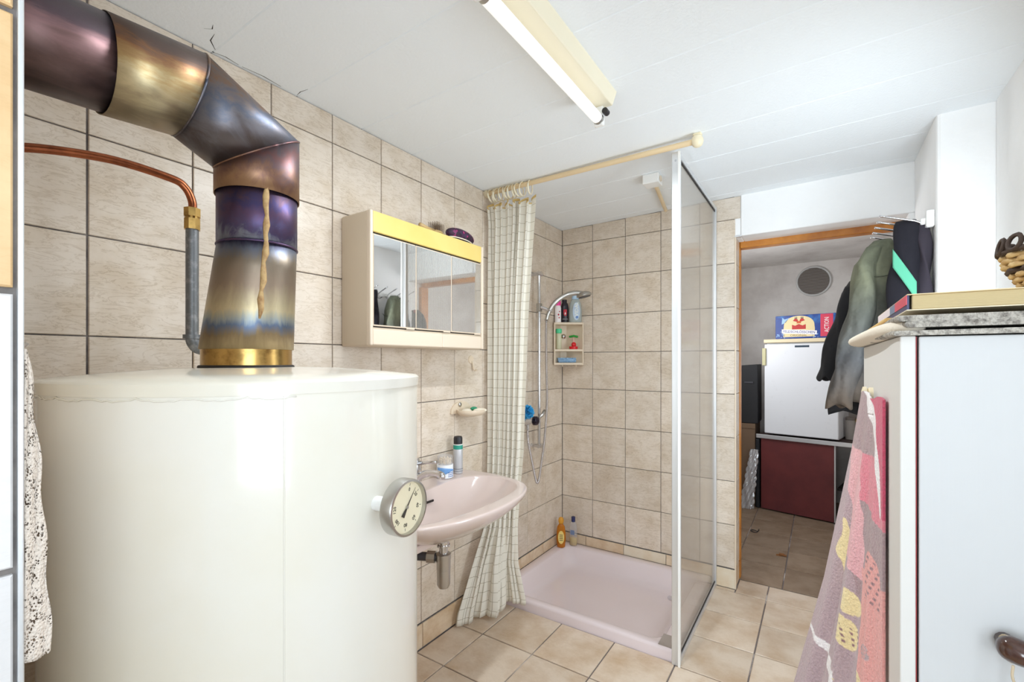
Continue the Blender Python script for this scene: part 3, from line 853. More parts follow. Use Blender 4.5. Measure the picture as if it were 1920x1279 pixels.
# hairbrush and pouch on the cabinet
hb = thing('hairbrush', (0.11, 1.43, cz1), 'small tan hairbrush lying bristles up on mirror cabinet', 'hairbrush')
def at_rot(c, ang): return Matrix.Translation(Vector(c)) @ Matrix.Rotation(ang, 4, 'Z')
HB = at_rot((0.11, 1.43, cz1), 0.25)
MB().ball((0, 0, 0.012), 0.03, sz=(0.9, 1.2, 0.4)).xf(HB).build('head', mat('tan_rubber', (176, 148, 96), 0.5), hb, smooth=True)
MB().tube([(0, -0.03, 0.011), (0, -0.07, 0.012), (0, -0.13, 0.011)], [0.012, 0.008, 0.009], 10).xf(HB).build('handle', mat('tan_wood', (190, 160, 110), 0.4), hb, smooth=True)
br = MB()
for i in range(7):
    for j in range(5):
        br.cyl(((j - 2) * 0.009, (i - 3) * 0.009, 0.018), ((j - 2) * 0.010, (i - 3) * 0.0105, 0.052), 0.0011, n=5)
br.xf(HB).build('bristles', mat('brown_bristle', (96, 76, 56), 0.6), hb)['kind'] = 'stuff'
def pouch_mat():
    m, nt, b = nmat('purple_floral_fabric'); L = nt.links.new
    tc = N(nt, 'ShaderNodeTexCoord'); vo = N(nt, 'ShaderNodeTexVoronoi', Scale=70.0); L(tc.outputs['Object'], vo.inputs['Vector'])
    r = N(nt, 'ShaderNodeValToRGB'); L(vo.outputs['Color'], r.inputs[0])
    e = r.color_ramp.elements; e[0].position = 0.25; e[0].color = lin((32, 22, 36)); e[1].position = 0.8; e[1].color = lin((170, 44, 110))
    k = e.new(0.5); k.color = lin((70, 30, 66)); k = e.new(0.62); k.color = lin((30, 60, 84))
    L(r.outputs[0], b.inputs['Base Color']); b.inputs['Roughness'].default_value = 0.6
    return m
pc = thing('glasses_pouch', (0.10, 1.62, cz1), 'dark purple patterned soft case on mirror cabinet', 'pouch')
PM = at_rot((0.110, 1.585, cz1 + 0.001), 0.10)
MB().ball((0, 0, 0.031), 0.100, n=28, m=12, sz=(0.36, 1.0, 0.31)).xf(PM).build('case', pouch_mat(), pc, smooth=True)
MB().torus((0, 0, 0.012), 0.083, 0.0025, n=40).xf(PM @ Matrix.Diagonal((0.37, 1.0, 1, 1))).build('zip', 'ivory', pc, smooth=True)

# ------------------------------------------------------------------ self-adhesive hook and soap dish on the left wall
hk = thing('wall_hook', (0, 1.80, 1.20), 'beige adhesive wall hook below mirror cabinet', 'hook')
MB().cyl((0.0, 1.795, 1.258), (0.005, 1.795, 1.258), 0.021, 0.019, n=24).build('disc', 'beige_plastic', hk)
MB().tube(catmull([(0.004, 1.800, 1.250), (0.010, 1.802, 1.232), (0.012, 1.803, 1.212), (0.020, 1.806, 1.203), (0.030, 1.808, 1.210)], 5), 0.004, 8).build('hook_arm', 'beige_plastic', hk, smooth=True)
sd_ = thing('soap_dish', (0, 1.735, 0.98), 'beige wall-mounted soap dish above washbasin', 'soap dish')
rings = []
for t, k in ((0.0, 0.35), (0.15, 0.75), (0.45, 0.95), (0.75, 1.0), (1.0, 0.99)):
    z = lerp(0.986, 1.018, t)
    rings.append([(max(0.0, 0.055 + 0.062 * k * math.cos(a)), 1.735 + 0.082 * k * math.sin(a), z) for a in [2 * PI * j / 32 for j in range(32)]])
rings.append([(max(0.004, 0.055 + 0.054 * math.cos(a)), 1.735 + 0.074 * math.sin(a), 1.018) for a in [2 * PI * j / 32 for j in range(32)]])
rings.append([(max(0.006, 0.055 + 0.045 * math.cos(a)), 1.735 + 0.064 * math.sin(a), 1.000) for a in [2 * PI * j / 32 for j in range(32)]])
MB().loft(rings).build('dish', 'beige_plastic', sd_, smooth=True, autosmooth=AS)
MB().loft([[(x, 1.715 + 0.075 * math.cos(a), 1.005 + 0.052 * max(-0.1, math.sin(a))) for a in [2 * PI * j / 28 for j in range(28)]] for x in (0.0, 0.009)]).build('back_plate', 'beige_plastic', sd_)
MB().ball((0.012, 1.70, 1.042), 0.011, sz=(0.5, 1, 1)).build('suction_button', 'steel', sd_, smooth=True)
def soap(c, sz, m, label, rot=0.0):
    o = MB().ball((0, 0, 0), 1.0, n=20, m=10, sz=sz).xf(at_rot(c, rot)).build('soap', m, None, smooth=True)
    return tagit(o, label, 'soap')
M['soap'] = mat('cream_soap', (240, 232, 214), 0.4)
soap((0.048, 1.705, 1.013), (0.024, 0.036, 0.011), 'soap', 'worn white soap lying at back of soap dish', 0.5)
soap((0.088, 1.758, 1.013), (0.022, 0.035, 0.011), 'soap', 'cream oval soap at front of soap dish', -0.5)
soap((0.040, 1.770, 1.018), (0.016, 0.026, 0.010), mat('green_soap', (40, 150, 110), 0.4), 'green soap remnant in soap dish', 0.3)

# ------------------------------------------------------------------ washbasin
YC = 1.338; BZr = 0.731
wbn = thing('washbasin', (0.0, YC, 0.30), 'pale pink wall-hung washbasin with chrome mixer tap', 'washbasin')
OUT = [(0.0, 0.507), (0.06, 0.505), (0.12, 0.496), (0.19, 0.481), (0.255, 0.459), (0.31, 0.422), (0.345, 0.375), (0.370, 0.306), (0.386, 0.225), (0.393, 0.14), (0.388, 0.06), (0.375, 0.004), (0.28, 0.004), (0.19, 0.004), (0.10, 0.004), (0.0, 0.004)]
INN = [(0.0, 0.442), (0.06, 0.441), (0.12, 0.438), (0.19, 0.428), (0.245, 0.412), (0.285, 0.388), (0.318, 0.350), (0.340, 0.298), (0.348, 0.243), (0.342, 0.195), (0.322, 0.158), (0.285, 0.128), (0.235, 0.110), (0.17, 0.106), (0.09, 0.124), (0.0, 0.134)]
def full(h, z):
    pts = [(x, YC + d, z) for d, x in h] + [(x, YC - d, z) for d, x in reversed(h[1:-1])]
    return pts
def sh(h, c, k, z):
    return full([(d * k, c + (x - c) * k) for d, x in h], z)
rings = [sh(OUT, 0.20, 0.26, 0.578), sh(OUT, 0.20, 0.36, 0.584), sh(OUT, 0.21, 0.58, 0.614), sh(OUT, 0.23, 0.80, 0.655), sh(OUT, 0.25, 0.935, 0.690), sh(OUT, 0.25, 0.985, 0.708), full(OUT, 0.718), full(OUT, 0.726), sh(OUT, 0.25, 0.992, 0.7305), sh(OUT, 0.25, 0.975, BZr)]
mid_ = [(lerp(a[0], b[0], 0.75), lerp(a[1], b[1], 0.75)) for a, b in zip(OUT, INN)]
rings += [full(mid_, BZr - 0.001), sh(INN, 0.27, 1.012, BZr - 0.0015), full(INN, BZr - 0.004), sh(INN, 0.27, 0.985, BZr - 0.012), sh(INN, 0.27, 0.945, BZr - 0.026), sh(INN, 0.26, 0.85, 0.672), sh(INN, 0.25, 0.68, 0.634), sh(INN, 0.25, 0.42, 0.608), sh(INN, 0.25, 0.12, 0.598)]
for r_ in rings:
    for i_, p in enumerate(r_):
        if p[0] < 0.004: r_[i_] = (0.004, p[1], p[2])
MB().loft(rings).build('bowl', 'sanitary', wbn, smooth=True, sub=1)
MB().lathe([(0.022, 0.0), (0.022, 0.003), (0.014, 0.004)], (0.25, YC, 0.599), n=24).build('drain', 'chrome', wbn)
MB().rbox(0.1505, 0.156, YC - 0.03, YC + 0.03, 0.685, 0.694, 0.002, 2).build('overflow_slot', 'dark', wbn)
MB().rbox(0.29, 0.325, 0.99, 1.206, 0.600, 0.628, 0.006, 2).build('towel_bracket', 'sanitary', wbn)
# mixer tap
tp = MB().lathe([(0.026, 0.0), (0.026, 0.006), (0.022, 0.010), (0.022, 0.060), (0.0235, 0.062), (0.0235, 0.070)], (0.075, YC, BZr), n=28).build('mixer_tap', 'chrome', wbn, smooth=True, autosmooth=AS)
MB().tube(catmull([(0.085, YC, BZr + 0.04), (0.13, YC, BZr + 0.066), (0.18, YC, BZr + 0.078), (0.222, YC, BZr + 0.076), (0.226, YC, BZr + 0.062)], 6), [0.015] * 9 + [0.0125] * 16, 14).build('spout', 'chrome', tp, smooth=True)
MB().lathe([(0.021, 0.074), (0.0245, 0.076), (0.0245, 0.112), (0.018, 0.124), (0.004, 0.127)], (0.075, YC, BZr), n=28).build('handle_cap', 'chrome', tp, smooth=True, autosmooth=AS)
MB().tube([(0.09, YC, BZr + 0.104), (0.15, YC, BZr + 0.116), (0.195, YC, BZr + 0.122)], [0.009, 0.006, 0.006], 10).build('lever', 'chrome', tp, smooth=True)
# bottle trap
bt = MB().lathe([(0.008, 0.0), (0.020, 0.004), (0.026, 0.016), (0.0265, 0.075), (0.0275, 0.076), (0.0275, 0.115), (0.029, 0.118), (0.029, 0.135), (0.020, 0.138)], (0.225, YC + 0.010, 0.364), n=28).build('bottle_trap', 'steel', wbn, smooth=True, autosmooth=AS)
MB().cyl((0.225, YC + .01, 0.50), (0.225, YC + .01, 0.575), 0.0165, n=20).cyl((0.225, YC + .01, 0.535), (0.225, YC + .01, 0.586), 0.022, 0.025, n=20).cyl((0.225, YC + .01, 0.528), (0.225, YC + .01, 0.535), 0.0255, n=20).build('tail_pipe', 'chrome', bt, smooth=True, autosmooth=AS)
MB().cyl((0.205, YC + .004, 0.482), (0.0, YC - 0.10, 0.482), 0.0165, n=18).build('waste_pipe', 'darkgrey', bt, smooth=True, autosmooth=AS)
MB().cyl((0.195, YC - .002, 0.482), (0.165, YC - .016, 0.482), 0.024, n=8).build('union_nut', 'steel', bt)
MB().cyl((0.0, YC - 0.13, 0.565), (0.065, YC - 0.10, 0.560), 0.013, n=14).cyl((0.055, YC - 0.105, 0.545), (0.055, YC - 0.105, 0.585), 0.010, n=12).cyl((0.06, YC - 0.10, 0.56), (0.10, YC - 0.06, 0.556), 0.009, n=12).build('angle_valve', 'darkgrey', wbn, smooth=True, autosmooth=AS)

# tub of cotton swabs and deodorant on the basin ledge
M['clear'] = clear_mat('clear_plastic', (235, 235, 238), 0.22, 0.08)
M['tub_white'] = mat('white_tub', (232, 236, 242), 0.35)
M['tub_blue'] = mat('blue_print', (110, 158, 214), 0.4)
tb = thing('cotton_swab_tub', (0.047, 1.545, 0.7315), 'small blue and white tub of cotton swabs on basin', 'tub')
tc_ = Vector((0.055, 1.545, 0.7315))
MB().lathe([(0.034, 0.0), (0.037, 0.003), (0.037, 0.058), (0.036, 0.060)], tc_, n=32).build('tub', 'tub_white', tb, smooth=True, autosmooth=AS)
def wave(u, v):
    a = -1.9 + 2.9 * u
    top = 0.050 - 0.020 * u + 0.006 * math.sin(u * 3); bot = 0.030 - 0.026 * max(0, 1 - u * 1.6) + 0.001
    return tc_ + Vector((0.0373 * math.cos(a), 0.0373 * math.sin(a), lerp(bot, top, v)))
MB().grid(wave, 24, 3).build('blue_wave', 'tub_blue', tb, smooth=True, solid=0.0004)
for i in range(3):
    for j in range(4):
        a = -0.35 + j * 0.22
        p = tc_ + Vector((math.cos(a) * 0.0376, math.sin(a) * 0.0376, 0.026 - i * 0.008))
        MB().rbox(-0.0004, 0.0004, -0.0028, 0.0028, -0.0018, 0.0018, 0.0003, 1).xf(at_rot(p, a)).build('print_mark', mat('blue_ink', (52, 96, 168), 0.5) if (i + j) == 0 else bpy.data.materials['blue_ink'], tb)
MB().lathe([(0.0345, 0.060), (0.0345, 0.096), (0.030, 0.100)], tc_, n=32).build('clear_lid', 'clear', tb, smooth=True, autosmooth=AS)
sw = MB()
for i in range(34):
    r_ = 0.029 * math.sqrt(random.random()); a = random.random() * 6.28
    p = tc_ + Vector((r_ * math.cos(a), r_ * math.sin(a), 0.0))
    hgt = 0.084 + random.random() * 0.008
    sw.cyl(p + Vector((0, 0, 0.03)), p + Vector((0, 0, hgt - 0.012)), 0.0011, n=5)
    sw.ball(p + Vector((0, 0, hgt - 0.006)), 0.0028, n=6, m=4, sz=(1, 1, 2.2))
sw.build('cotton_swabs', mat('cotton', (238, 222, 196), 0.9), tb, smooth=True)['kind'] = 'stuff'
dc = Vector((0.050, 1.640, 0.7315))
de = thing('deodorant_can', dc, 'grey spray deodorant can with black cap and green band', 'spray can')
def can_mat():
    return mat('silver_can', (206, 208, 212), 0.35, 0.35)
MB().lathe([(0.0205, 0.0), (0.022, 0.002), (0.022, 0.123), (0.0205, 0.128)], dc, n=28).build('can', can_mat(), de, smooth=True, autosmooth=AS)
MB().lathe([(0.0223, 0.112), (0.0223, 0.128), (0.0208, 0.132)], dc, n=28).build('green_band', mat('teal_green', (38, 150, 130), 0.4), de, smooth=True, autosmooth=AS)
for z in (0.010, 0.020):
    MB().lathe([(0.0222, z), (0.0222, z + 0.003)], dc, n=28, cap0=False, cap1=False).build('grey_stripe', mat('grey_stripe', (130, 134, 142), 0.4) if z < .015 else bpy.data.materials['grey_stripe'], de, solid=0.0003)
MB().lathe([(0.0215, 0.131), (0.0215, 0.135)], dc, n=28).build('white_ring', 'white', de)
MB().lathe([(0.0205, 0.135), (0.0205, 0.162), (0.018, 0.169), (0.012, 0.171)], dc, n=28).build('cap', 'black', de, smooth=True, autosmooth=AS)

# ------------------------------------------------------------------ curtain rod, rings, curtain
RZ = 2.121; RY = 1.925
rd_ = thing('curtain_rod', (0.5, RY, RZ), 'beige shower curtain rod under the ceiling', 'curtain rod')
MB().cyl((0.01, RY, RZ), (1.028, RY, RZ), 0.0115, n=18).build('rod', 'rod', rd_, smooth=True, autosmooth=AS)
MB().cyl((0.0, RY, RZ), (0.018, RY, RZ), 0.021, n=24).build('wall_socket', 'cream_plastic', rd_)
MB().lathe([(0.017, -0.018), (0.024, -0.008), (0.0255, 0.004), (0.020, 0.016), (0.008, 0.022)], (1.043, RY, RZ), (1, 0, 0), n=24).build('ball_end', 'cream_plastic', rd_, smooth=True)
MB().rbox(1.028, 1.060, RY - 0.012, RY + 0.012, RZ + 0.020, ceil_z(1.04), 0.003, 1).build('ceiling_bracket', 'cream_plastic', rd_)
rxs = [0.035, 0.055, 0.075, 0.100, 0.120, 0.142, 0.155, 0.175, 0.202, 0.225, 0.268]
for i, x in enumerate(rxs):
    ax = Vector((1, 0.25 * math.sin(i * 2.1), 0.15 * math.cos(i * 1.7)))
    c = Vector((x, RY, RZ - 0.020))
    rg = thing('curtain_ring', (x, RY, RZ - 0.052), 'ivory curtain ring standing apart at right end of the bunch' if i == 10 else 'ivory plastic curtain ring bunched on rod by left wall', 'curtain ring', 'bunched shower curtain rings')
    MB().torus(c, 0.0325, 0.0028, ax, n=22, m=6).build('ring', 'cream_plastic', rg, smooth=True)
    MB().torus(c, 0.0325, 0.0044, ax, n=10, m=8, a0=-0.2 + (0.4 if i % 2 else 0), a1=1.6).build('clip', 'ivory', rg, smooth=True)

AT = [(0.0, (0.032, 1.640)), (0.06, (0.034, 1.648)), (0.25, (0.048, 1.74)), (0.43, (0.066, 1.825)), (0.60, (0.045, 1.88)), (0.80, (0.032, 1.905)), (1.5, (0.022, 1.915)), (1.95, (0.024, 1.915)), (2.065, (0.020, 1.905))]
BT = [(0.0, (0.205, 1.93)), (0.06, (0.215, 1.944)), (0.25, (0.185, 1.925)), (0.43, (0.190, 1.92)), (0.60, (0.20, 1.925)), (0.80, (0.218, 1.93)), (1.5, (0.25, 1.93)), (1.95, (0.285, 1.93)), (2.065, (0.292, 1.93))]
ZT = 2.060
def curt(u, v):
    z = ZT * (1 - v) + 0.012 * v
    # the hem rises and dips along its width
    if v > 0.85: z += (v - 0.85) / 0.15 * (0.045 * (u ** 2) + 0.012 * math.sin(u * 17) * u)
    if v < 0.03: z -= (0.03 - v) / 0.03 * 0.035 * (0.5 + 0.5 * math.cos(2 * PI * 5.5 * u))
    a = Vector(interp(AT, z)); b = Vector(interp(BT, z))
    p = a.lerp(b, u); d = (b - a).normalized(); nn = Vector((d.y, -d.x))
    k = interp([(0.0, 0.8), (0.3, 0.9), (0.8, 1.0), (1.7, 1.0), (2.06, 0.9)], z)
    amp = 0.024 * k * (0.75 + 0.25 * math.sin(u * 9 + 1))
    phs = 2 * PI * (7.0 * u + 0.12 * math.sin(u * 21)) + 0.5 * math.sin(z * 2.0 + u * 5)
    fade = min(1, u * 8) * min(1, (1 - u) * 10)
    off = amp * math.sin(phs) * (0.35 + 0.65 * fade)
    if z < 0.5:   # broad flat fold at the bottom left, crumples at the right
        q = (0.5 - z) / 0.5
        off = lerp(off, (0.030 * math.sin(2 * PI * (2.2 * u + 0.05)) + 0.016 * math.sin(2 * PI * (6.0 * u) + 3 * z)) * min(1, u * 4), q)
    x = p.x + nn.x * off + d.x * 0.010 * math.sin(2 * phs) * k
    y_ = p.y + nn.y * off + d.y * 0.010 * math.sin(2 * phs) * k
    return (max(0.012, x), min(y_, 1.952 if z < 0.09 else 3), z)
cu_o = MB().grid(curt, 220, 110, uvfn=lambda u, v: (u * 16, v * 2.05 / 0.043)).build('shower_curtain', 'curtain', None, smooth=True, solid=0.0008)
tagit(cu_o, 'cream checked shower curtain gathered at left of shower', 'shower curtain')
cu_o.modifiers['solid'].offset = 0
hem = MB()
hem.grid(lambda u, v: tuple(Vector(curt(u, 0.0 + v * 0.006)) + Vector((0, -0.0016, 0.0))), 220, 2)
hem.build('header_band', mat('yellowed_header_tape', (206, 176, 112), 0.6), cu_o, smooth=True, solid=0.0012)

# ------------------------------------------------------------------ shower tray
x0, x1, y0, y1 = TR
tr = thing('shower_tray', ((x0 + x1) / 2, (y0 + y1) / 2, 0), 'pale pink enamel shower tray set in the corner', 'shower tray')
rg = [rrect(x0, x1, y0, y1, 0.004, -0.10), rrect(x0, x1, y0, y1, 0.004, 0.036), rrect(x0 + .003, x1 - .003, y0 + .004, y1 - .003, 0.006, 0.045), rrect(x0 + .008, x1 - .008, y0 + .012, y1 - .008, 0.012, 0.049),
      rrect(x0 + .052, x1 - .052, y0 + .046, y1 - .052, 0.06, 0.047), rrect(x0 + .060, x1 - .060, y0 + .054, y1 - .060, 0.07, 0.040), rrect(x0 + .090, x1 - .085, y0 + .085, y1 - .090, 0.09, -0.030),
      rrect(x0 + .105, x1 - .10, y0 + .10, y1 - .105, 0.10, -0.048), rrect(x0 + .14, x1 - .14, y0 + .14, y1 - .14, 0.10, -0.055), rrect(x0 + .40, x1 - .40, y0 + .35, y1 - .35, 0.02, -0.060)]
MB().loft(rg).build('basin', 'tray', tr, smooth=True, autosmooth=math.radians(60))
MB().lathe([(0.035, 0.0), (0.035, 0.004), (0.02, 0.005)], (0.78, 2.60, -0.058), n=24).build('drain', 'chrome', tr)
MB().box(0.875, 0.936, 1.972, 2.06, 0.0475, 0.0505).build('worn_corner', mat('worn_grey_enamel', (160, 148, 140), 0.8), tr)
# bottles on the tray corner
M['amber'] = clear_mat('amber_shampoo', (200, 120, 20), 0.75, 0.12)
ab = thing('shampoo_bottle', (0.058, 2.665, 0.047), 'amber shampoo bottle with yellow label on tray corner', 'bottle')
def oval(c, prof, ratio, ang, n=24):
    mtx = at_rot(c, ang) @ Matrix.Diagonal((1, ratio, 1, 1))
    return MB().lathe(prof, (0, 0, 0), n=n).xf(mtx)
oval((0.055, 2.655, 0.0475), [(0.018, 0.0), (0.026, 0.006), (0.030, 0.05), (0.029, 0.10), (0.024, 0.135), (0.014, 0.15), (0.012, 0.155)], 0.62, 0.5).build('body', 'amber', ab, smooth=True)
oval((0.055, 2.655, 0.0475), [(0.013, 0.152), (0.016, 0.160), (0.018, 0.175), (0.014, 0.190), (0.006, 0.195)], 0.9, 0.5).build('cap', mat('amber_cap', (214, 150, 40), 0.3), ab, smooth=True)
lb = at_rot((0.055, 2.655, 0.0475), 0.5)
MB().loft([[Vector((0.021 * math.cos(a) * 0.95, yy, 0.07 + 0.042 * math.sin(a))) for a in [2 * PI * j / 24 for j in range(24)]] for yy in (-0.0195, -0.0185)]).xf(lb).build('label_sticker', mat('yellow_label', (232, 206, 120), 0.5), ab)
for i in range(4):
    MB().rbox(-0.011, 0.011, -0.0199, -0.0194, 0.05 + i * 0.011, 0.054 + i * 0.011, 0.0002, 1).xf(lb).build('print_line', 'ink', ab)
cb = thing('shower_gel_bottle', (0.10, 2.72, 0.047), 'clear shower gel bottle with navy cap in tray corner', 'bottle')
oval((0.108, 2.725, 0.0475), [(0.018, 0.0), (0.025, 0.004), (0.027, 0.06), (0.026, 0.12), (0.018, 0.15), (0.012, 0.158)], 0.65, 0.1).build('body', 'clear', cb, smooth=True)
oval((0.108, 2.725, 0.0475), [(0.016, 0.004), (0.0235, 0.006), (0.0245, 0.05), (0.02, 0.052)], 0.62, 0.1).build('gel', clear_mat('yellow_gel', (232, 206, 110), 0.55, 0.2), cb, smooth=True)
M['navy_p'] = mat('navy_plastic', (38, 46, 96), 0.35)
oval((0.108, 2.725, 0.0475), [(0.0125, 0.156), (0.013, 0.186), (0.011, 0.188)], 1, 0.1).build('cap', 'navy_p', cb, smooth=True, autosmooth=AS)
MB().rbox(-0.014, 0.014, -0.0182, -0.0172, 0.075, 0.105, 0.0004, 1).xf(at_rot((0.108, 2.725, 0.0475), 0.1)).build('label_sticker', mat('grey_blue_label', (110, 128, 160), 0.5), cb)

# ------------------------------------------------------------------ glazed shower partition
XS = 0.958
pt = thing('shower_partition', (XS, 2.36, 0), 'ribbed acrylic shower partition in pale aluminium frame', 'shower partition')
PZ = 2.108
MB().rbox(XS - 0.020, XS + 0.014, 1.944, 1.966, 0.0, PZ, 0.003, 2).build('front_profile', 'alu', pt)
MB().rbox(XS + 0.006, XS + 0.016, 1.940, 1.944, 0.0, PZ, 0.001, 1).build('profile_lip', 'white', pt)
MB().rbox(XS - 0.009, XS + 0.011, 2.752, 2.768, 0.0, PZ, 0.002, 1).build('wall_profile', 'alu', pt)
MB().rbox(XS - 0.008, XS + 0.010, 1.966, 2.752, PZ - 0.020, PZ, 0.002, 1).build('top_rail', 'alu', pt)
MB().rbox(XS - 0.008, XS + 0.010, 1.966, 2.752, 0.0, 0.024, 0.002, 1).build('bottom_rail', 'alu', pt)
MB().box(XS - 0.0015, XS + 0.0025, 1.962, 2.756, 0.020, PZ - 0.016).build('pane', 'pane', pt)
MB().box(XS + 0.0026, XS + 0.0045, 1.967, 2.751, 0.024, 0.032).build('seal', 'dark', pt)
MB().box(XS + 0.0026, XS + 0.0045, 1.967, 2.751, PZ - 0.030, PZ - 0.020).build('seal', 'dark', pt)
MB().cyl((XS - 0.003, 1.9425, PZ - 0.036), (XS - 0.003, 1.945, PZ - 0.036), 0.004, n=12).build('screw', 'chrome', pt)

# ------------------------------------------------------------------ shower rail, handset, hose, mixer
BX, BY = 0.055, 2.375
sr = thing('shower_rail', (0.0, BY, 0.72), 'chrome shower rail with sliding hand shower holder', 'shower rail')
MB().cyl((BX, BY, 0.742), (BX, BY, 1.775), 0.0095, n=18).build('bar', 'chrome', sr, smooth=True, autosmooth=AS)
for z in (1.772, 0.745):
    MB().cyl((0.0, BY, z), (BX + 0.016, BY, z), 0.0115, n=16).build('wall_bracket', 'chrome', sr, smooth=True, autosmooth=AS)
    MB().cyl((BX, BY - 0.012, z), (BX, BY + 0.028, z), 0.0125, n=16).build('bracket_head', 'chrome', sr, smooth=True, autosmooth=AS)
sl = MB().rbox(BX - 0.012, BX + 0.014, BY - 0.016, BY + 0.016, 1.545, 1.595, 0.005, 2).build('slider', 'steel', sr)
MB().cyl((BX + 0.008, BY, 1.572), (0.098, BY + 0.032, 1.556), 0.010, n=14).build('holder_arm', 'chrome', sl, smooth=True, autosmooth=AS)
MB().torus((0.107, BY + 0.038, 1.552), 0.017, 0.005, (0.35, 0.2, 0.9), n=18).build('holder_cup', 'chrome', sl, smooth=True)
hs = thing('hand_shower', (0.10, 2.42, 1.50), 'chrome curved hand shower resting in its holder', 'hand shower')
hp = catmull([(0.090, 2.400, 1.492), (0.104, 2.412, 1.548), (0.130, 2.438, 1.602), (0.172, 2.470, 1.640), (0.225, 2.505, 1.658), (0.262, 2.53, 1.655)], 6)
MB().tube(hp, [0.011] * 6 + [0.0138] * 14 + [0.0155] * 11, 14).build('handle', 'steel', hs, smooth=True)
hc = Vector((0.272, 2.535, 1.648)); hd = Vector((0.20, 0.10, -1)).normalized()
MB().lathe([(0.014, -0.020), (0.034, -0.013), (0.046, 0.0), (0.047, 0.008), (0.040, 0.012)], hc, hd, n=28).build('spray_head', 'steel', hs, smooth=True, autosmooth=AS)
MB().lathe([(0.037, 0.012), (0.036, 0.015)], hc, hd, n=28).build('spray_plate', 'darkgrey', hs)
MX, MYY, MZ = 0.06, 2.235, 0.905
mx = thing('shower_mixer', (0.0, MYY, 0.86), 'chrome wall shower mixer with dark round knob', 'shower mixer')
MB().cyl((MX, MYY - 0.10, MZ), (MX, MYY + 0.05, MZ), 0.019, n=20).build('body', 'chrome', mx, smooth=True, autosmooth=AS)
for yy in (MYY - 0.075, MYY + 0.03):
    MB().cyl((0.0, yy, MZ), (MX, yy, MZ), 0.014, n=16).cyl((0.0, yy, MZ), (0.008, yy, MZ), 0.030, n=20).build('wall_union', 'chrome', mx, smooth=True, autosmooth=AS)
MB().lathe([(0.019, 0.0), (0.026, 0.006), (0.027, 0.026), (0.020, 0.036), (0.008, 0.039)], (MX + 0.006, MYY + 0.045, MZ), (0.55, 0.84, 0), n=24).build('knob', mat('dark_chrome', (66, 60, 72), 0.15, 0.9), mx, smooth=True, autosmooth=AS)
MB().tube([(MX + 0.02, MYY + 0.075, MZ + 0.005), (MX + 0.035, MYY + 0.105, MZ + 0.03), (MX + 0.045, MYY + 0.125, MZ + 0.056)], [0.008, 0.010, 0.011], 8).build('lever', 'steel', mx, smooth=True)
MB().cyl((MX, MYY, MZ - 0.016), (MX, MYY, MZ - 0.045), 0.011, n=14).build('outlet', 'chrome', mx, smooth=True, autosmooth=AS)
ho = MB().tube(catmull([(MX, MYY, MZ - 0.043), (MX + 0.004, MYY + 0.004, MZ - 0.12), (MX + 0.014, MYY + 0.03, MZ - 0.24), (MX + 0.02, MYY + 0.055, MZ - 0.33), (MX + 0.024, MYY + 0.068, 0.545), (MX + 0.03, MYY + 0.080, 0.57), (MX + 0.034, MYY + 0.10, 0.66), (MX + 0.036, MYY + 0.135, 0.80), (MX + 0.040, MYY + 0.155, 1.00), (MX + 0.034, MYY + 0.160, 1.20), (MX + 0.030, MYY + 0.162, 1.40), (0.090, 2.400, 1.490)], 10), 0.0068, 10)
ho = ho.build('shower_hose', mat('ribbed_chrome_hose', (205, 200, 200), 0.25, 0.9), None, smooth=True)
nt = ho.data.materials[0].node_tree
tcn = N(nt, 'ShaderNodeTexCoord'); wv = N(nt, 'ShaderNodeTexWave', bands_direction='Z', Scale=60.0)
nt.links.new(tcn.outputs['Object'], wv.inputs['Vector']); bump(nt, nt.nodes['Principled BSDF'], wv.outputs['Fac'], 0.5, 0.003)
tagit(ho, 'flexible chrome shower hose hanging in a loop', 'hose')
# blue mesh sponge
lf = MB()
lc = Vector((0.080, 2.200, 0.965))
for i in range(46):
    d = Vector((random.gauss(0, 1), random.gauss(0, 1), random.gauss(0, 1))).normalized()
    _, u_, w_ = basis(d); r_ = 0.030 + random.random() * 0.010; s_ = 0.016
    fan = [lc + d * r_ * 0.2] + [lc + d * r_ * (0.9 + 0.2 * (j % 2)) + (u_ * math.cos(j * 1.05) + w_ * math.sin(j * 1.05)) * s_ for j in range(6)]
    lf.add(fan, [(0, 1 + j, 1 + (j + 1) % 6) for j in range(6)])
lfo = lf.build('bath_sponge', mat('blue_mesh_net', (50, 160, 214), 0.6, noise=(60, (130, 210, 240), 0.5, 0.8)), None, solid=0.0008)
tagit(lfo, 'blue mesh bath sponge hanging at shower mixer', 'bath sponge')
MB().tube([lc + Vector((0, 0, 0.02)), (0.066, 2.19, 0.945), (0.06, 2.18, 0.928)], 0.0012, 5).build('cord', 'white', lfo)

# ------------------------------------------------------------------ corner caddy with its contents
kx0, kx1, ky0, ky1 = 0.012, 0.206, 2.668, 2.768
cd = thing('shower_caddy', (0.11, 2.72, 1.222), 'beige plastic corner caddy with two compartments', 'shower caddy')
SHP = [(0.002, 0.0), (0.192, 0.0), (0.192, 0.028), (0.095, 0.096), (0.052, 0.088), (0.002, 0.018)]
def sp3(z): return [(kx0 + x, ky0 + y_, z) for x, y_ in SHP]
for z in (1.226, 1.314, 1.488):
    MB().loft([sp3(z), sp3(z + 0.014)]).build('shelf', 'beige_plastic', cd, bevel=0.002)
for i in range(2, 5):
    q0, q1 = SHP[i], SHP[i + 1]
    d_ = Vector((q1[0] - q0[0], q1[1] - q0[1], 0)).normalized(); nn_ = Vector((d_.y, -d_.x, 0)) * 0.003
    a_ = Vector((kx0 + q0[0], ky0 + q0[1], 1.2265)); b_ = Vector((kx0 + q1[0], ky0 + q1[1], 1.2265))
    MB().prism([a_, b_, b_ + nn_, a_ + nn_], (0, 0, 0.272)).build('back_panel', 'beige_plastic', cd)
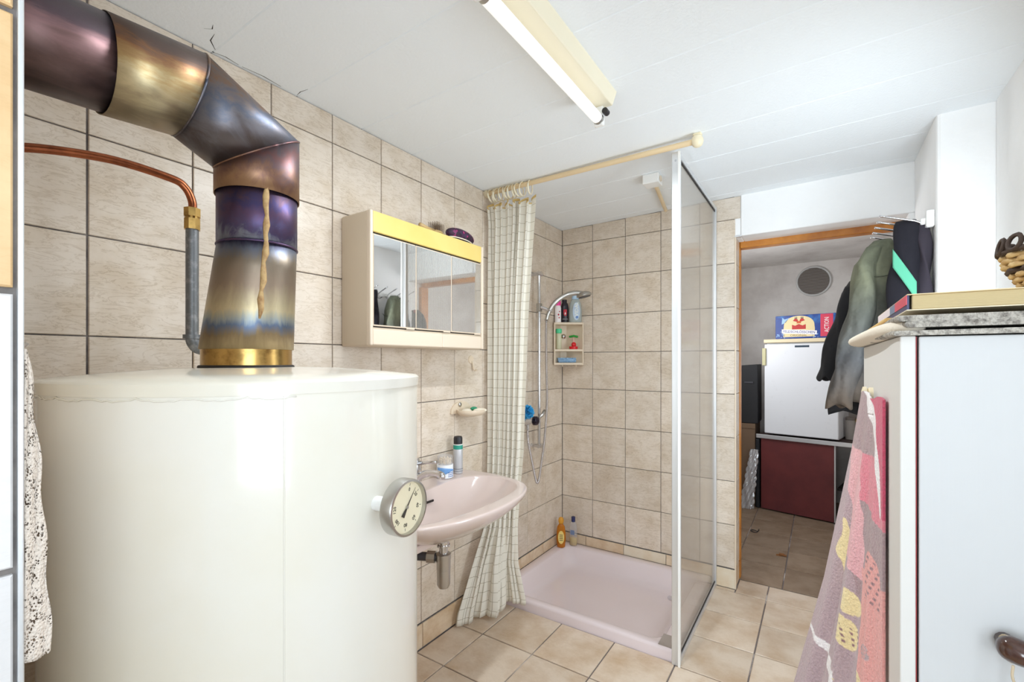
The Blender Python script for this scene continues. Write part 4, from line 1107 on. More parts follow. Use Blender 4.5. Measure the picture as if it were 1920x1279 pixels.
for a_, b_ in ((kx0 - 0.001, kx0 + 0.009), (kx1 - 0.011, kx1 - 0.001)):
    MB().rbox(a_, b_, ky0 - 0.002, ky0 + 0.014, 1.224, 1.502, 0.003, 1).build('side_post', 'beige_plastic', cd)
for x in (kx0 + 0.055, kx1 - 0.05):
    MB().torus((x, ky0 - 0.003, 1.222), 0.008, 0.0022, (1, 0, 0), n=12, m=5, a0=0, a1=PI * 1.2).build('hook', 'beige_plastic', cd)
MB().lathe([(0.016, 0.0), (0.015, 0.004), (0.006, 0.008)], (0.085, ky0 + 0.086, 1.415), (0, -1, 0), n=20).build('suction_button', 'chrome', cd)
ZS = 1.5022
b1 = thing('pink_cap_bottle', (0.040, 2.70, ZS), 'white bottle with pink cap on top of caddy', 'bottle')
oval((0.040, 2.705, ZS), [(0.019, 0.0), (0.021, 0.004), (0.021, 0.095), (0.016, 0.110)], 0.75, 0).build('body', mat('white_bottle', (240, 234, 234), 0.35), b1, smooth=True, autosmooth=AS)
oval((0.040, 2.705, ZS), [(0.017, 0.110), (0.0185, 0.113), (0.0185, 0.138), (0.014, 0.144)], 0.8, 0).build('cap', mat('hot_pink_plastic', (236, 56, 150), 0.35), b1, smooth=True, autosmooth=AS)
M['redprint'] = mat('red_print', (190, 30, 50), 0.5)
for x, z, s_ in ((0.042, 0.05, 0.006), (0.046, 0.030, 0.0045), (0.048, 0.070, 0.004)):
    MB().prism([(x - s_, 2.6895, ZS + z), (x, 2.6888, ZS + z - s_ * 1.3), (x + s_, 2.6895, ZS + z), (x, 2.6888, ZS + z + s_ * 1.3)], (0, -0.0005, 0)).build('printed_heart', 'redprint', b1)
b2 = thing('black_gel_bottle', (0.090, 2.715, ZS), 'black shower gel bottle with red crest on caddy', 'bottle')
oval((0.086, 2.715, ZS), [(0.022, 0.0), (0.025, 0.004), (0.025, 0.10), (0.020, 0.125), (0.014, 0.13), (0.014, 0.15)], 0.6, 0).build('body', mat('black_bottle', (30, 24, 34), 0.3), b2, smooth=True, autosmooth=AS)
fy_ = 2.6990
MB().prism([(0.076, fy_, ZS + 0.085), (0.098, fy_, ZS + 0.085), (0.098, fy_, ZS + 0.055), (0.092, fy_, ZS + 0.043), (0.082, fy_, ZS + 0.043), (0.076, fy_, ZS + 0.055)], (0, -0.0006, 0)).build('red_crest', 'redprint', b2)
MB().prism([(0.083, fy_ - .0007, ZS + 0.058), (0.088, fy_ - .0007, ZS + 0.070), (0.092, fy_ - .0007, ZS + 0.055), (0.084, fy_ - .0007, ZS + 0.050)], (0, -0.0004, 0)).build('crest_flame', 'white', b2)
MB().tube([(0.070 + 0.0033 * i, fy_ - 0.0006, ZS + 0.020 + 0.004 * (i % 2)) for i in range(11)], 0.0008, 5).build('script_line', 'white', b2)
b3 = thing('clear_gel_bottle', (0.150, 2.715, ZS), 'large clear shower gel bottle with pale blue cap', 'bottle')
oval((0.155, 2.715, ZS), [(0.036, 0.0), (0.041, 0.005), (0.042, 0.08), (0.036, 0.125), (0.026, 0.148), (0.022, 0.152)], 0.6, 0).build('body', clear_mat('pale_gel', (205, 214, 212), 0.62, 0.15), b3, smooth=True)
oval((0.155, 2.715, ZS), [(0.023, 0.152), (0.024, 0.155), (0.022, 0.176), (0.014, 0.181)], 0.8, 0).build('cap', mat('pale_blue_cap', (176, 206, 232), 0.35), b3, smooth=True, autosmooth=AS)
MB().loft([[(0.158 + 0.024 * math.cos(a), yy, ZS + 0.072 + 0.058 * math.sin(a)) for a in [2 * PI * j / 24 for j in range(24)]] for yy in (2.6895, 2.6885)]).build('label_sticker', mat('pale_blue_label', (188, 206, 226), 0.4), b3)
text('lettering', 'VIDAL', 0.034, (0.160, 2.6880, ZS + 0.085), (0, 0, 1), (-1, 0, 0), mat('cream_letter', (250, 250, 236), 0.5), b3)
MB().ball((0.162, 2.6885, ZS + 0.034), 0.009, sz=(1, 0.1, 1)).build('printed_drop', mat('blue_drop', (96, 132, 190), 0.4), b3, smooth=True)
Z2 = 1.3283
b4 = thing('green_cap_bottle', (0.046, 2.70, Z2), 'slim clear bottle with mint green cap inside caddy', 'bottle')
oval((0.046, 2.705, Z2), [(0.014, 0.0), (0.017, 0.003), (0.0175, 0.07), (0.016, 0.10), (0.014, 0.104)], 0.9, 0).build('body', clear_mat('pale_yellow_lotion', (226, 226, 196), 0.7, 0.2), b4, smooth=True)
oval((0.046, 2.705, Z2), [(0.017, 0.104), (0.0195, 0.108), (0.0195, 0.128), (0.016, 0.133)], 0.9, 0).build('cap', mat('mint_plastic', (80, 206, 150), 0.35), b4, smooth=True, autosmooth=AS)
st = thing('strawberry_soap_holder', (0.142, 2.705, Z2), 'red and green fruit-shaped ornament in caddy', 'ornament')
M['redpl'] = mat('red_plastic', (214, 30, 36), 0.3)
oval((0.142, 2.705, Z2), [(0.026, 0.0), (0.029, 0.018), (0.027, 0.018), (0.024, 0.004)], 0.8, 0).build('red_dish', 'redpl', st, smooth=True, autosmooth=AS)
MB().ball((0.143, 2.70, Z2 + 0.030), 0.016, sz=(1, 1, 1.1)).build('red_fruit', 'redpl', st, smooth=True)
MB().cyl((0.143, 2.705, Z2 + 0.044), (0.143, 2.712, Z2 + 0.08), 0.004, n=8).build('stalk', mat('pale_pink_stalk', (240, 190, 180), 0.4), st)
lfm = MB()
for i in range(5):
    lfm.ball((0.143 + (i - 2) * 0.010, 2.705 - 0.004 * (2 - abs(i - 2)), Z2 + 0.086 - 0.002 * abs(i - 2)), 0.011, n=10, m=6, sz=(1.0, 0.8, 0.7))
lfm.build('green_leaf', mat('leaf_green', (30, 150, 50), 0.4), st, smooth=True)
Z3 = 1.2405
sp = thing('blue_sponge', (0.105, 2.71, Z3), 'blue fluffy sponge in lowest shelf of caddy', 'sponge')
spm = MB()
spm.rbox(0.040, 0.160, 2.688, 2.728, Z3, Z3 + 0.030, 0.010, 3)
spm.build('core', mat('blue_sponge', (130, 168, 206), 0.9, noise=(70, (170, 200, 228), 0.4, 0.7), bmp=(160, 1.0, 0.008)), sp, smooth=True)
tf = MB()
for i in range(120):
    p = Vector((0.043 + random.random() * 0.114, 2.688 + random.random() * 0.038, Z3 + 0.028))
    tf.ball(p, 0.004 + random.random() * 0.002, n=6, m=4)
tf.build('tufts', mat('blue_tuft', (150, 186, 220), 0.9), sp, smooth=True)['kind'] = 'stuff'

# the caddy hangs across the corner: turn it and its contents together
KM = Matrix.Translation(Vector((0.016, 2.632, 0))) @ Matrix.Rotation(math.radians(35), 4, 'Z') @ Matrix.Translation(Vector((-0.012, -2.668, 0)))
for o_, dy_ in ((cd, 0), (b1, -0.016), (b2, -0.014), (b3, -0.016), (b4, -0.016), (st, -0.012), (sp, -0.006)):
    o_.location = KM @ (o_.location + Vector((0, dy_, 0)))
    o_.rotation_euler.z = math.radians(35)

# ------------------------------------------------------------------ ceiling lamp and junction box
lp = thing('ceiling_lamp', (0.83, 1.12, 2.05), 'single-tube fluorescent batten lamp on the ceiling', 'ceiling lamp')
zc = ceil_z(0.84)
MB().loft([[(0.785, y_, zc + 0.004), (0.80, y_, 2.107), (0.868, y_, 2.107), (0.884, y_, zc + 0.004)] for y_ in (0.74, 1.475)]).build('housing', 'ivory', lp, bevel=0.003)
for yy in (0.800, 1.462):
    MB().rbox(0.808, 0.842, yy - 0.010, yy + 0.010, 2.044, 2.108, 0.005, 2).build('lamp_holder', 'white', lp)
M['tube'] = mat('fluorescent_tube_glass', (246, 246, 244), 0.25)
_b = M['tube'].node_tree.nodes['Principled BSDF']; _b.inputs['Emission Color'].default_value = (1, 1, 1, 1); _b.inputs['Emission Strength'].default_value = 0.45
MB().cyl((0.826, 0.818, 2.064), (0.826, 1.446, 2.064), 0.0175, n=24).build('tube', 'tube', lp, smooth=True, autosmooth=AS)
for a, b in ((0.808, 0.822), (1.440, 1.456)):
    MB().cyl((0.826, a, 2.064), (0.826, b, 2.064), 0.0182, n=24).build('tube_end', 'steel', lp, smooth=True, autosmooth=AS)
ll = area('lamp_light', (0.826, 1.13, 2.040), (0, 0, 0), 0.03, 0.60, 9.5, (0.90, 0.96, 1.0))
ll.parent = lp; ll.location = Vector((0.826, 1.13, 2.040)) - lp.location
MB().cyl((0.850, 1.448, 2.085), (0.850, 1.470, 2.085), 0.010, n=14).build('starter', 'black', lp)
zj = ceil_z(0.77)
jb = thing('junction_box', (0.775, 2.235, 2.10), 'white cable junction box with conduit on shower ceiling', 'junction box')
MB().rbox(0.735, 0.812, 2.195, 2.268, 2.100, zj, 0.004, 2).build('box', 'white', jb)
for c, d in (((0.734, 2.23, 2.122), (-1, 0, 0)), ((0.813, 2.225, 2.122), (1, 0, 0))):
    MB().lathe([(0.014, 0.0), (0.014, 0.004), (0.009, 0.005)], c, d, n=18).build('knockout', 'beige_plastic', jb)
MB().cyl((0.772, 2.266, 2.128), (0.708, 2.70, 2.120), 0.010, n=12).build('conduit', 'rod', jb, smooth=True, autosmooth=AS)

#=== PART3 ===
# ------------------------------------------------------------------ tall white cupboard at the right front
QX, QY0, QY1, QZ = 1.533, 0.780, 1.372, 1.281
cab = thing('cupboard', (1.74, 1.07, 0), 'white wood-grain laminate cupboard at right foreground', 'cupboard')
MB().rbox(QX, QX + 0.0155, QY0, QY1, 0.0, QZ, 0.001, 1).build('side_panel', 'melamine_side', cab)
MB().rbox(1.939, 1.955, QY0, QY1, 0.0, QZ, 0.001, 1).build('side_panel', 'melamine_side', cab)
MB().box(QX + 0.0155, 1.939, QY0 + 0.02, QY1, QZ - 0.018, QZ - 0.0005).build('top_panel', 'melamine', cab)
MB().box(QX + 0.0155, 1.939, QY1 - 0.008, QY1, 0.0, QZ - 0.018).build('back_panel', 'melamine_side', cab)
MB().box(QX + 0.0155, QX + 0.0168, QY0 + 0.002, QY0 + 0.02, 0.05, QZ - 0.001).build('edge_band', 'red_edge', cab)
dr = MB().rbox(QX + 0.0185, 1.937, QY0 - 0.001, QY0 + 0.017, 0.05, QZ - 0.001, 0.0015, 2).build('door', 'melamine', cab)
M['horn'] = mat('glossy_brown_ceramic', (74, 44, 32), 0.15, coat=0.5, noise=(40, (30, 20, 22), 0.45, 0.7))
hz = 0.918
MB().tube(catmull([(1.619, QY0 - 0.016, hz + 0.002), (1.635, QY0 - 0.026, hz), (1.665, QY0 - 0.030, hz - 0.004), (1.70, QY0 - 0.026, hz - 0.004), (1.718, QY0 - 0.012, hz - 0.002)], 6), [0.006, 0.010, 0.0125, 0.014, 0.0145, 0.0145, 0.0145, 0.014, 0.0135, 0.013, 0.0125, 0.012, 0.012, 0.012, 0.012, 0.012, 0.012, 0.012, 0.0125, 0.013, 0.0135, 0.0135, 0.012, 0.009, 0.006], 16).build('handle', 'horn', dr, smooth=True)
for x in (1.628, 1.708):
    MB().cyl((x, QY0, hz), (x, QY0 - 0.022, hz), 0.009, n=12).build('handle_foot', 'horn', dr, smooth=True)
sg = MB()
st_pts = [(1.626, QY0 - 0.040, hz - 0.010), (1.625, QY0 - 0.041, hz - 0.022), (1.6275, QY0 - 0.041, hz - 0.034), (1.624, QY0 - 0.040, hz - 0.046), (1.627, QY0 - 0.040, hz - 0.060), (1.624, QY0 - 0.040, hz - 0.078)]
sg.tube(catmull(st_pts, 4), 0.0013, 6)
for i in range(7):
    z = hz - 0.024 - i * 0.007
    sg.tube([(1.626, QY0 - 0.040, z), (1.626 + 0.006 * math.sin(i * 2.4), QY0 - 0.043, z - 0.004 + 0.003 * math.cos(i * 3))], [0.0011, 0.0006], 5)
sg.torus((1.626, QY0 - 0.023, hz), 0.0135, 0.0012, (1, 0.4, 0), n=20, m=5)
so = sg.build('frayed_string', mat('jute_string', (206, 188, 160), 0.9), None, smooth=True)
tagit(so, 'frayed beige string tied on cupboard handle', 'string')
pg = MB().lathe([(0.015, 0.0), (0.015, 0.006), (0.010, 0.010), (0.010, 0.008), (0.016, 0.010), (0.016, 0.016), (0.008, 0.018)], (QX, 1.150, 1.182), (-1, 0, 0), n=20).build('towel_peg', 'cream_plastic', cab, smooth=True, autosmooth=AS)

# towel with flower print
def towel_px(u, v):
    y = lerp(746, 1491, v)
    u = u * 0.70 / ((1 - u) * 0.93 + u * 0.70)
    l = interp([(746, 1628), (850, 1600), (1000, 1563), (1110, 1540), (1180, 1522), (1279, 1492), (1491, 1430)], y)
    return lerp(l, 1659, u), y
def hsh(a, b): return math.sin(a * 12.9898 + b * 78.233) * 43758.5453 % 1.0
TC = {'mauve': (186, 162, 166), 'mauve2': (172, 146, 148), 'lpink': (232, 176, 180), 'pink': (226, 132, 146), 'salmon': (234, 164, 158), 'yellow': (240, 220, 168), 'white': (246, 240, 240), 'red': (208, 84, 112), 'seed': (150, 112, 116)}
TCL = {k: lin(v) for k, v in TC.items()}
def towel_col(u, v):
    x, y = towel_px(u, v)
    jx = x + 0.8 * math.sin(y * 0.11); jy = y + 1.2 * math.sin(x * 0.3)
    c = 'mauve' if jx < 1600 else 'mauve2'
    fold = 1622 - (y - 850) * 0.06
    if 850 < jy < 1062 and jx > interp([(850, 1600), (1060, 1578)], y) and jx < fold: c = 'lpink' if jy - 1030 < (jx - 1578) * 1.2 else c
    if 845 < jy < 945 - (1652 - jx) * 0.5 and jx >= fold: c = 'pink'
    if jx >= fold - 4:
        if ((jx - 1634) / 20) ** 2 + ((min(jy, 1040) - 1040) / 44) ** 2 < 1 and jy < 1045: c = 'salmon'
        if jy >= 1040 and jx > fold - 2: c = 'salmon' if jy < 1215 + (jx - 1600) * 0.9 else 'yellow'
        if 1006 < y < 1078 and 1616 < x < 1652 and c == 'salmon':
            if ((x * 0.8 + y * 0.3) % 8 < 3.4) and ((y - x * 0.25) % 11 < 5): c = 'seed'
        if c == 'salmon' and (((x - 1622) / 6) ** 2 + ((y - 1130) / 12) ** 2 < 1 or ((x - 1630) / 6) ** 2 + ((y - 1158) / 12) ** 2 < 1 or ((x - 1612) / 5) ** 2 + ((y - 1172) / 12) ** 2 < 1) and hsh(int(x / 2), int(y / 2)) > 0.4: c = 'mauve'
    if interp([(985, 1580), (1050, 1566), (1120, 1568)], y) < jx < interp([(985, 1582), (1050, 1577), (1120, 1572)], y) and 985 < y < 1120: c = 'yellow'
    if ((jx - 1592) / 13) ** 2 + ((jy - 1110) / 21) ** 2 < 1 and jx < fold: c = 'yellow'
    if ((jx - 1584) / 15) ** 2 + ((jy - 1164) / 27) ** 2 < 1 and jx < fold - 4:
        c = 'yellow'
        if (x % 7 < 2.5) and (y % 9 < 4) and abs(jy - 1168) < 14: c = 'seed'
    if jy > 1216 and jx < 1566 and jx > 1506 and jy < 1222 + (jx - 1506) * 0.95 and jy > 1216 + (jx - 1506) * 0.45: c = 'white'
    if y > 1255 and 1565 < jx < 1592 and (y + x * 0.5) % 26 < 12: c = 'yellow'
    wl_ = interp([(746, 1633), (800, 1641), (880, 1650), (930, 1654)], y)
    if y < 930 and x > wl_: c = 'red'
    if y < 930 and wl_ - 1 < x < wl_ + interp([(746, 9), (850, 6), (930, 1)], y): c = 'white'
    k = 0.90 + 0.18 * hsh(int(u * 160), int(v * 330))
    b = TCL[c]
    return (b[0] * k, b[1] * k, b[2] * k, 1)
def towelf(u, v):
    z = 1.188 - 0.74 * v
    left = Vector(interp([(0.0, (1.516, 1.135)), (0.15, (1.500, 1.125)), (0.5, (1.455, 1.115)), (1.0, (1.372, 1.11))], v))
    right = Vector((1.5275, 0.898))
    p = left.lerp(right, u)
    amp = 0.0085 * min(1, v * 1.6 + 0.15)
    ph = 2 * PI * (2.6 * u) + 0.8 * v
    d = (right - left).normalized(); nn = Vector((d.y, -d.x))
    off = amp * (math.sin(ph) + 0.35 * math.sin(2.3 * ph + 1)) * min(1, u * 5) * min(1, (1 - u) * 3)
    if v < 0.04: z += 0.004 * math.sin(u * 9)
    return (min(1.5290, p.x + nn.x * off), p.y + nn.y * off, z)
tw = MB().grid(towelf, 160, 330, colfn=towel_col).build('bath_towel', vcol_mat('terry_towel', 0.95, (260, 0.9, 0.004), 0.3), None, smooth=True, solid=0.004)
tagit(tw, 'pink and mauve flower-print towel hanging on the cupboard', 'towel')

# ------------------------------------------------------------------ blanket, pad, book and basket on the cupboard
wool = mat('grey_wool', (200, 194, 184), 0.95, noise=(150, (110, 104, 98), 0.42, 0.68), bmp=(220, 1.0, 0.006))
bk = thing('folded_blanket', (1.74, 1.07, QZ), 'folded grey wool blanket lying on cupboard', 'blanket')
yb0, yb1 = 0.772, 1.375
def layer(x0, zlo, zhi, y0, y1):
    prof = []
    h = zhi - zlo
    for i in range(9):
        a = PI / 2 + PI * i / 8
        prof.append((x0 + h / 2 + h / 2 * math.cos(a), zlo + h / 2 + h / 2 * math.sin(a)))
    prof += [(1.93, zlo), (1.93, zhi)]
    rings = []
    for k in range(14):
        t = k / 13; yy = lerp(y0, y1, t)
        rings.append([(x + 0.004 * math.sin(t * 9 + z * 60), yy, max(QZ + 0.0004, z + 0.0016 * math.sin(x * 34 + 0.6 * k + zlo * 900) + 0.0009 * math.sin(x * 90 + 2 * k))) for x, z in prof])
    return MB().loft(rings)
LZ = QZ + 0.0005
for i, (x0, a, b) in enumerate(((1.522, 0.0, 0.0082), (1.534, 0.0088, 0.0168), (1.528, 0.0174, 0.0250))):
    layer(x0, LZ + a, LZ + b, yb0 + 0.002 * i, yb1 - 0.004 * i).build('folded_layer', wool, bk, smooth=True, autosmooth=AS)
# rounded cream binding along the left edge
MB().tube(catmull([(1.545, yb0 + 0.012, LZ + 0.0125), (1.536, 0.92, LZ + 0.0125), (1.531, 1.15, LZ + 0.0122), (1.528, 1.385, LZ + 0.0115)], 6), [0.006, 0.010] + [0.0122] * 15 + [0.011, 0.007], 16).xf(Matrix.Translation(Vector((1.54, 0, 0))) @ Matrix.Diagonal((1.7, 1, 1, 1)) @ Matrix.Translation(Vector((-1.54, 0, 0)))).build('cream_binding', mat('cream_felt', (232, 222, 206), 0.95, bmp=(150, 0.6, 0.003)), bk, smooth=True)
pz = LZ + 0.0278
pd = MB().rbox(1.528, 1.90, 0.90, 1.385, pz, pz + 0.005, 0.002, 2).build('paper_pad', mat('tan_paper', (214, 178, 112), 0.8), None)
tagit(pd, 'tan paper pad between blanket and thick book', 'pad')
bkz = pz + 0.0055
bo_ = thing('thick_book', (1.72, 0.95, bkz), 'thick softcover book with yellowed pages on blanket', 'book')
pages = mat('yellowed_pages', (204, 184, 140), 0.9)
_nt = pages.node_tree
_tc = N(_nt, 'ShaderNodeTexCoord'); _mp = N(_nt, 'ShaderNodeMapping'); _mp.inputs['Scale'].default_value = (2, 2, 900)
_nz = N(_nt, 'ShaderNodeTexNoise', Scale=1.0, Detail=2.0)
_nt.links.new(_tc.outputs['Object'], _mp.inputs[0]); _nt.links.new(_mp.outputs[0], _nz.inputs['Vector']); bump(_nt, _nt.nodes['Principled BSDF'], _nz.outputs['Fac'], 0.5, 0.001)
bt_ = 0.020
MB().rbox(1.546, 1.86, 0.790, 1.14, bkz + 0.0012, bkz + bt_, 0.001, 1).build('page_block', pages, bo_)
cvm = mat('navy_cover', (44, 46, 92), 0.4)
MB().box(1.541, 1.862, 0.790, 1.142, bkz, bkz + 0.0012).build('lower_cover', 'cream_plastic', bo_)
MB().box(1.541, 1.862, 0.788, 1.142, bkz + bt_, bkz + bt_ + 0.0012).build('upper_cover', mat('cream_cover', (228, 206, 160), 0.5), bo_)
sp_ = MB().box(1.541, 1.5435, 0.791, 1.142, bkz + 0.0012, bkz + bt_).build('spine', cvm, bo_)
for a, b, c in ((0.79, 0.90, (206, 74, 92)), (0.90, 0.96, (110, 124, 150)), (0.96, 1.14, (226, 216, 220))):
    MB().box(1.5402, 1.5412, a, b, bkz + 0.0075, bkz + bt_).build('spine_print', mat('spine_print', c, 0.5), sp_)
# basket
kc = Vector((1.762, 1.00, bkz + bt_ + 0.0018))
bs = thing('wicker_basket', kc, 'small wicker basket with dark looped rim on book', 'basket')
wick = mat('wicker', (176, 140, 88), 0.75, noise=(60, (216, 190, 140), 0.4, 0.7), bmp=(120, 0.8, 0.004))
wick2 = mat('dark_wicker', (66, 50, 42), 0.75, noise=(60, (60, 44, 34), 0.4, 0.7))
def bprof(t): return interp([(0, 0.052), (0.3, 0.062), (0.7, 0.078), (1, 0.082)], t)
MB().lathe([(0.05, 0.0), (0.052, 0.003), (0.058, 0.03), (0.072, 0.07), (0.072, 0.072), (0.05, 0.006)], kc, n=32, cap1=True).build('lining', wick2, bs, smooth=True)
for i in range(11):
    t = i / 10; z = 0.006 + 0.070 * t; R_ = bprof(t)
    pts = [kc + Vector((math.cos(2 * PI * j / 56) * (R_ + 0.0028 * (-1) ** (j // 2 + i)), math.sin(2 * PI * j / 56) * (R_ + 0.0028 * (-1) ** (j // 2 + i)), z)) for j in range(57)]
    MB().tube(pts, 0.0042, 6).build('woven_strand', wick if i % 4 != 2 else wick2, bs, smooth=True)
for i in range(16):
    a = 2 * PI * i / 16
    c = kc + Vector((math.cos(a) * 0.086, math.sin(a) * 0.086, 0.086))
    MB().torus(c, 0.0112, 0.0032, (math.cos(a), math.sin(a), 0.2), n=14, m=5).build('rim_loop', wick2, bs, smooth=True)

# ------------------------------------------------------------------ coat rack with clothes on the stub wall
kz = 1.792
rk = thing('coat_rack', (XR1, 2.54, 1.70), 'white wall coat rack with long chrome hooks', 'coat rack')
MB().rbox(XR1 - 0.010, XR1 - 0.0005, 2.33, 2.765, kz - 0.022, kz + 0.018, 0.003, 2).build('rail', 'white', rk)
MB().rbox(XR1 - 0.026, XR1 - 0.0005, 2.322, 2.348, kz - 0.034, kz + 0.030, 0.006, 2).build('end_cap', 'white', rk)
hys = [2.345, 2.44, 2.535, 2.63, 2.72]
for hy_ in hys:
    MB().tube(catmull([(XR1 - 0.006, hy_, kz - 0.004), (XR1 - 0.03, hy_, kz - 0.014), (XR1 - 0.055, hy_ - 0.004, kz - 0.002), (XR1 - 0.08, hy_ - 0.008, kz + 0.006), (XR1 - 0.165, hy_ - 0.018, kz + 0.032)], 5), 0.0042, 8).build('upper_hook', 'chrome', rk, smooth=True)
    MB().tube(catmull([(XR1 - 0.006, hy_, kz - 0.010), (XR1 - 0.03, hy_, kz - 0.036), (XR1 - 0.055, hy_, kz - 0.046), (XR1 - 0.085, hy_, kz - 0.036)], 5), 0.0042, 8).build('lower_hook', 'chrome', rk, smooth=True)
    MB().rbox(XR1 - 0.040, XR1 - 0.008, hy_ - 0.009, hy_ + 0.009, kz - 0.020, kz + 0.004, 0.003, 1).build('hook_block', 'white', rk)

def garment(name, levels, m, nu=72, fold=0.012, nf=9, seed=0, parent=None, colfn=None, cap=True):
    """levels: (z, xc, yc, hx, hy, sway) from top to bottom; soft folded closed tube with an open hem."""
    rows_ = []
    zs = [l[0] for l in levels][::-1]
    tab = [(l[0], l[1:]) for l in levels][::-1]
    nv = 46
    mb_ = MB()
    def f(u, v):
        z = lerp(levels[0][0], levels[-1][0], v)
        xc, yc, hx, hy2 = interp(tab, z)
        a = 2 * PI * u
        k = 1 + fold * 10 * min(1, v * 2.5) * (0.5 * math.sin(nf * a + seed + 2 * v) + 0.35 * math.sin((nf * 0.5 + 1.0) // 1 * a - 3 * v + seed * 2))
        wob = 0.006 * math.sin(9 * z * 3 + seed + 2 * a)
        return (xc + hx * math.cos(a) * k + wob, yc + hy2 * math.sin(a) * k, z + 0.012 * math.sin(3 * a + seed) * v)
    mb_.grid(f, nu, nv, colfn=colfn)
    o = mb_.build(name, m, parent, smooth=True, solid=0.003)
    return o

from mathutils import noise as mnoise
def jk_col(u, v):
    base = interp([(0.0, (124, 128, 106)), (0.22, (134, 136, 112)), (0.40, (112, 114, 104)), (0.7, (102, 102, 104)), (0.88, (104, 96, 90)), (1.0, (104, 88, 74))], v)
    n1 = mnoise.noise(Vector((u * 9, v * 6, 1.7))); n2 = mnoise.noise(Vector((u * 26, v * 16, 4.1)))
    k = 1.0 + 0.14 * n1 + 0.08 * n2
    d = max(0, mnoise.noise(Vector((u * 7, v * 5, 9.3)))) * max(0, (v - 0.5) * 2)
    return lin(tuple(max(10, 0.86 * x * k * (1 - 0.7 * d)) for x in base))
gj = garment('work_jacket', [(1.765, 1.675, 2.52, 0.030, 0.030), (1.735, 1.670, 2.515, 0.052, 0.045), (1.65, 1.665, 2.505, 0.085, 0.055), (1.55, 1.665, 2.50, 0.098, 0.058), (1.40, 1.655, 2.495, 0.100, 0.058), (1.22, 1.630, 2.49, 0.105, 0.06), (1.065, 1.600, 2.49, 0.100, 0.062)], vcol_mat('faded_olive_cotton', 0.95, (11, 1.0, 0.03)), nf=7, seed=1.3, colfn=jk_col)
tagit(gj, 'faded olive grey work jacket hanging on coat rack', 'jacket')
sl_ = garment('sleeve', [(1.735, 1.640, 2.490, 0.024, 0.03), (1.66, 1.605, 2.465, 0.040, 0.04), (1.55, 1.605, 2.445, 0.045, 0.042), (1.35, 1.568, 2.43, 0.047, 0.04), (1.12, 1.525, 2.43, 0.045, 0.04), (1.055, 1.517, 2.43, 0.044, 0.04)], gj.data.materials[0], nf=5, seed=0.4, parent=gj, colfn=jk_col, nu=40)
MB().tube(catmull([(1.60, 2.437, 1.615), (1.64, 2.432, 1.60), (1.69, 2.436, 1.605), (1.735, 2.455, 1.625)], 5), 0.0022, 5).build('yoke_seam', mat('dark_olive_seam', (78, 80, 66), 0.9), gj, smooth=True)
bl_ = garment('black_pullover', [(1.765, 1.725, 2.61, 0.03, 0.014), (1.70, 1.705, 2.612, 0.075, 0.020), (1.50, 1.69, 2.612, 0.09, 0.022), (1.2, 1.63, 2.605, 0.10, 0.022), (1.045, 1.590, 2.60, 0.105, 0.022), (1.012, 1.585, 2.60, 0.10, 0.022)], 'black_cloth', nf=6, seed=2.0)
tagit(bl_, 'black garment showing below the olive work jacket', 'pullover')
bj = garment('black_jacket', [(1.67, 1.640, 2.715, 0.03, 0.025), (1.63, 1.615, 2.715, 0.055, 0.03), (1.57, 1.610, 2.715, 0.075, 0.034), (1.45, 1.595, 2.71, 0.080, 0.034), (1.28, 1.545, 2.71, 0.085, 0.034), (1.18, 1.530, 2.71, 0.085, 0.034)], 'black_cloth', nf=5, seed=0.9)
tagit(bj, 'short black jacket hanging nearest the fridge', 'jacket')
garment('sleeve', [(1.60, 1.575, 2.67, 0.024, 0.03), (1.50, 1.550, 2.665, 0.034, 0.032), (1.30, 1.500, 2.66, 0.036, 0.032), (1.165, 1.470, 2.66, 0.035, 0.032)], 'black_cloth', nf=4, seed=0.2, parent=bj, nu=40)
MB().ball((1.605, 2.672, 1.655), 0.012, sz=(0.5, 1, 1.2)).build('red_tab', mat('red_cloth', (150, 36, 40), 0.9), bj, smooth=True)
nv_ = garment('navy_trousers', [(1.800, 1.733, 2.365, 0.030, 0.014), (1.78, 1.732, 2.362, 0.036, 0.026), (1.60, 1.728, 2.355, 0.050, 0.034), (1.38, 1.720, 2.35, 0.060, 0.036), (1.0, 1.712, 2.35, 0.066, 0.04)], mat('navy_jersey', (22, 20, 30), 0.9, bmp=(80, 0.3, 0.003)), nf=4, fold=0.006, seed=0.5)
tagit(nv_, 'dark navy sports trousers with mint stripe on first hook', 'trousers')
def stripe(u, v):
    x = lerp(1.682, 1.752, u); z = lerp(1.650, 1.515, u) + lerp(0.036, -0.036, v) 
    return (x, 2.322 - 0.016 * math.sin(PI * min(1, max(0, (x - 1.66) / 0.14))), z)
MB().grid(stripe, 14, 5).build('mint_stripe', mat('mint_jersey', (92, 178, 146), 0.9), nv_, smooth=True, solid=0.002)
garment('folded_leg', [(1.785, 1.775, 2.37, 0.016, 0.02), (1.70, 1.778, 2.355, 0.020, 0.03), (1.40, 1.782, 2.35, 0.022, 0.034), (1.05, 1.782, 2.35, 0.022, 0.034)], mat('dark_plum_jersey', (50, 44, 54), 0.9), nf=3, fold=0.006, seed=0.1, parent=nv_, nu=30)

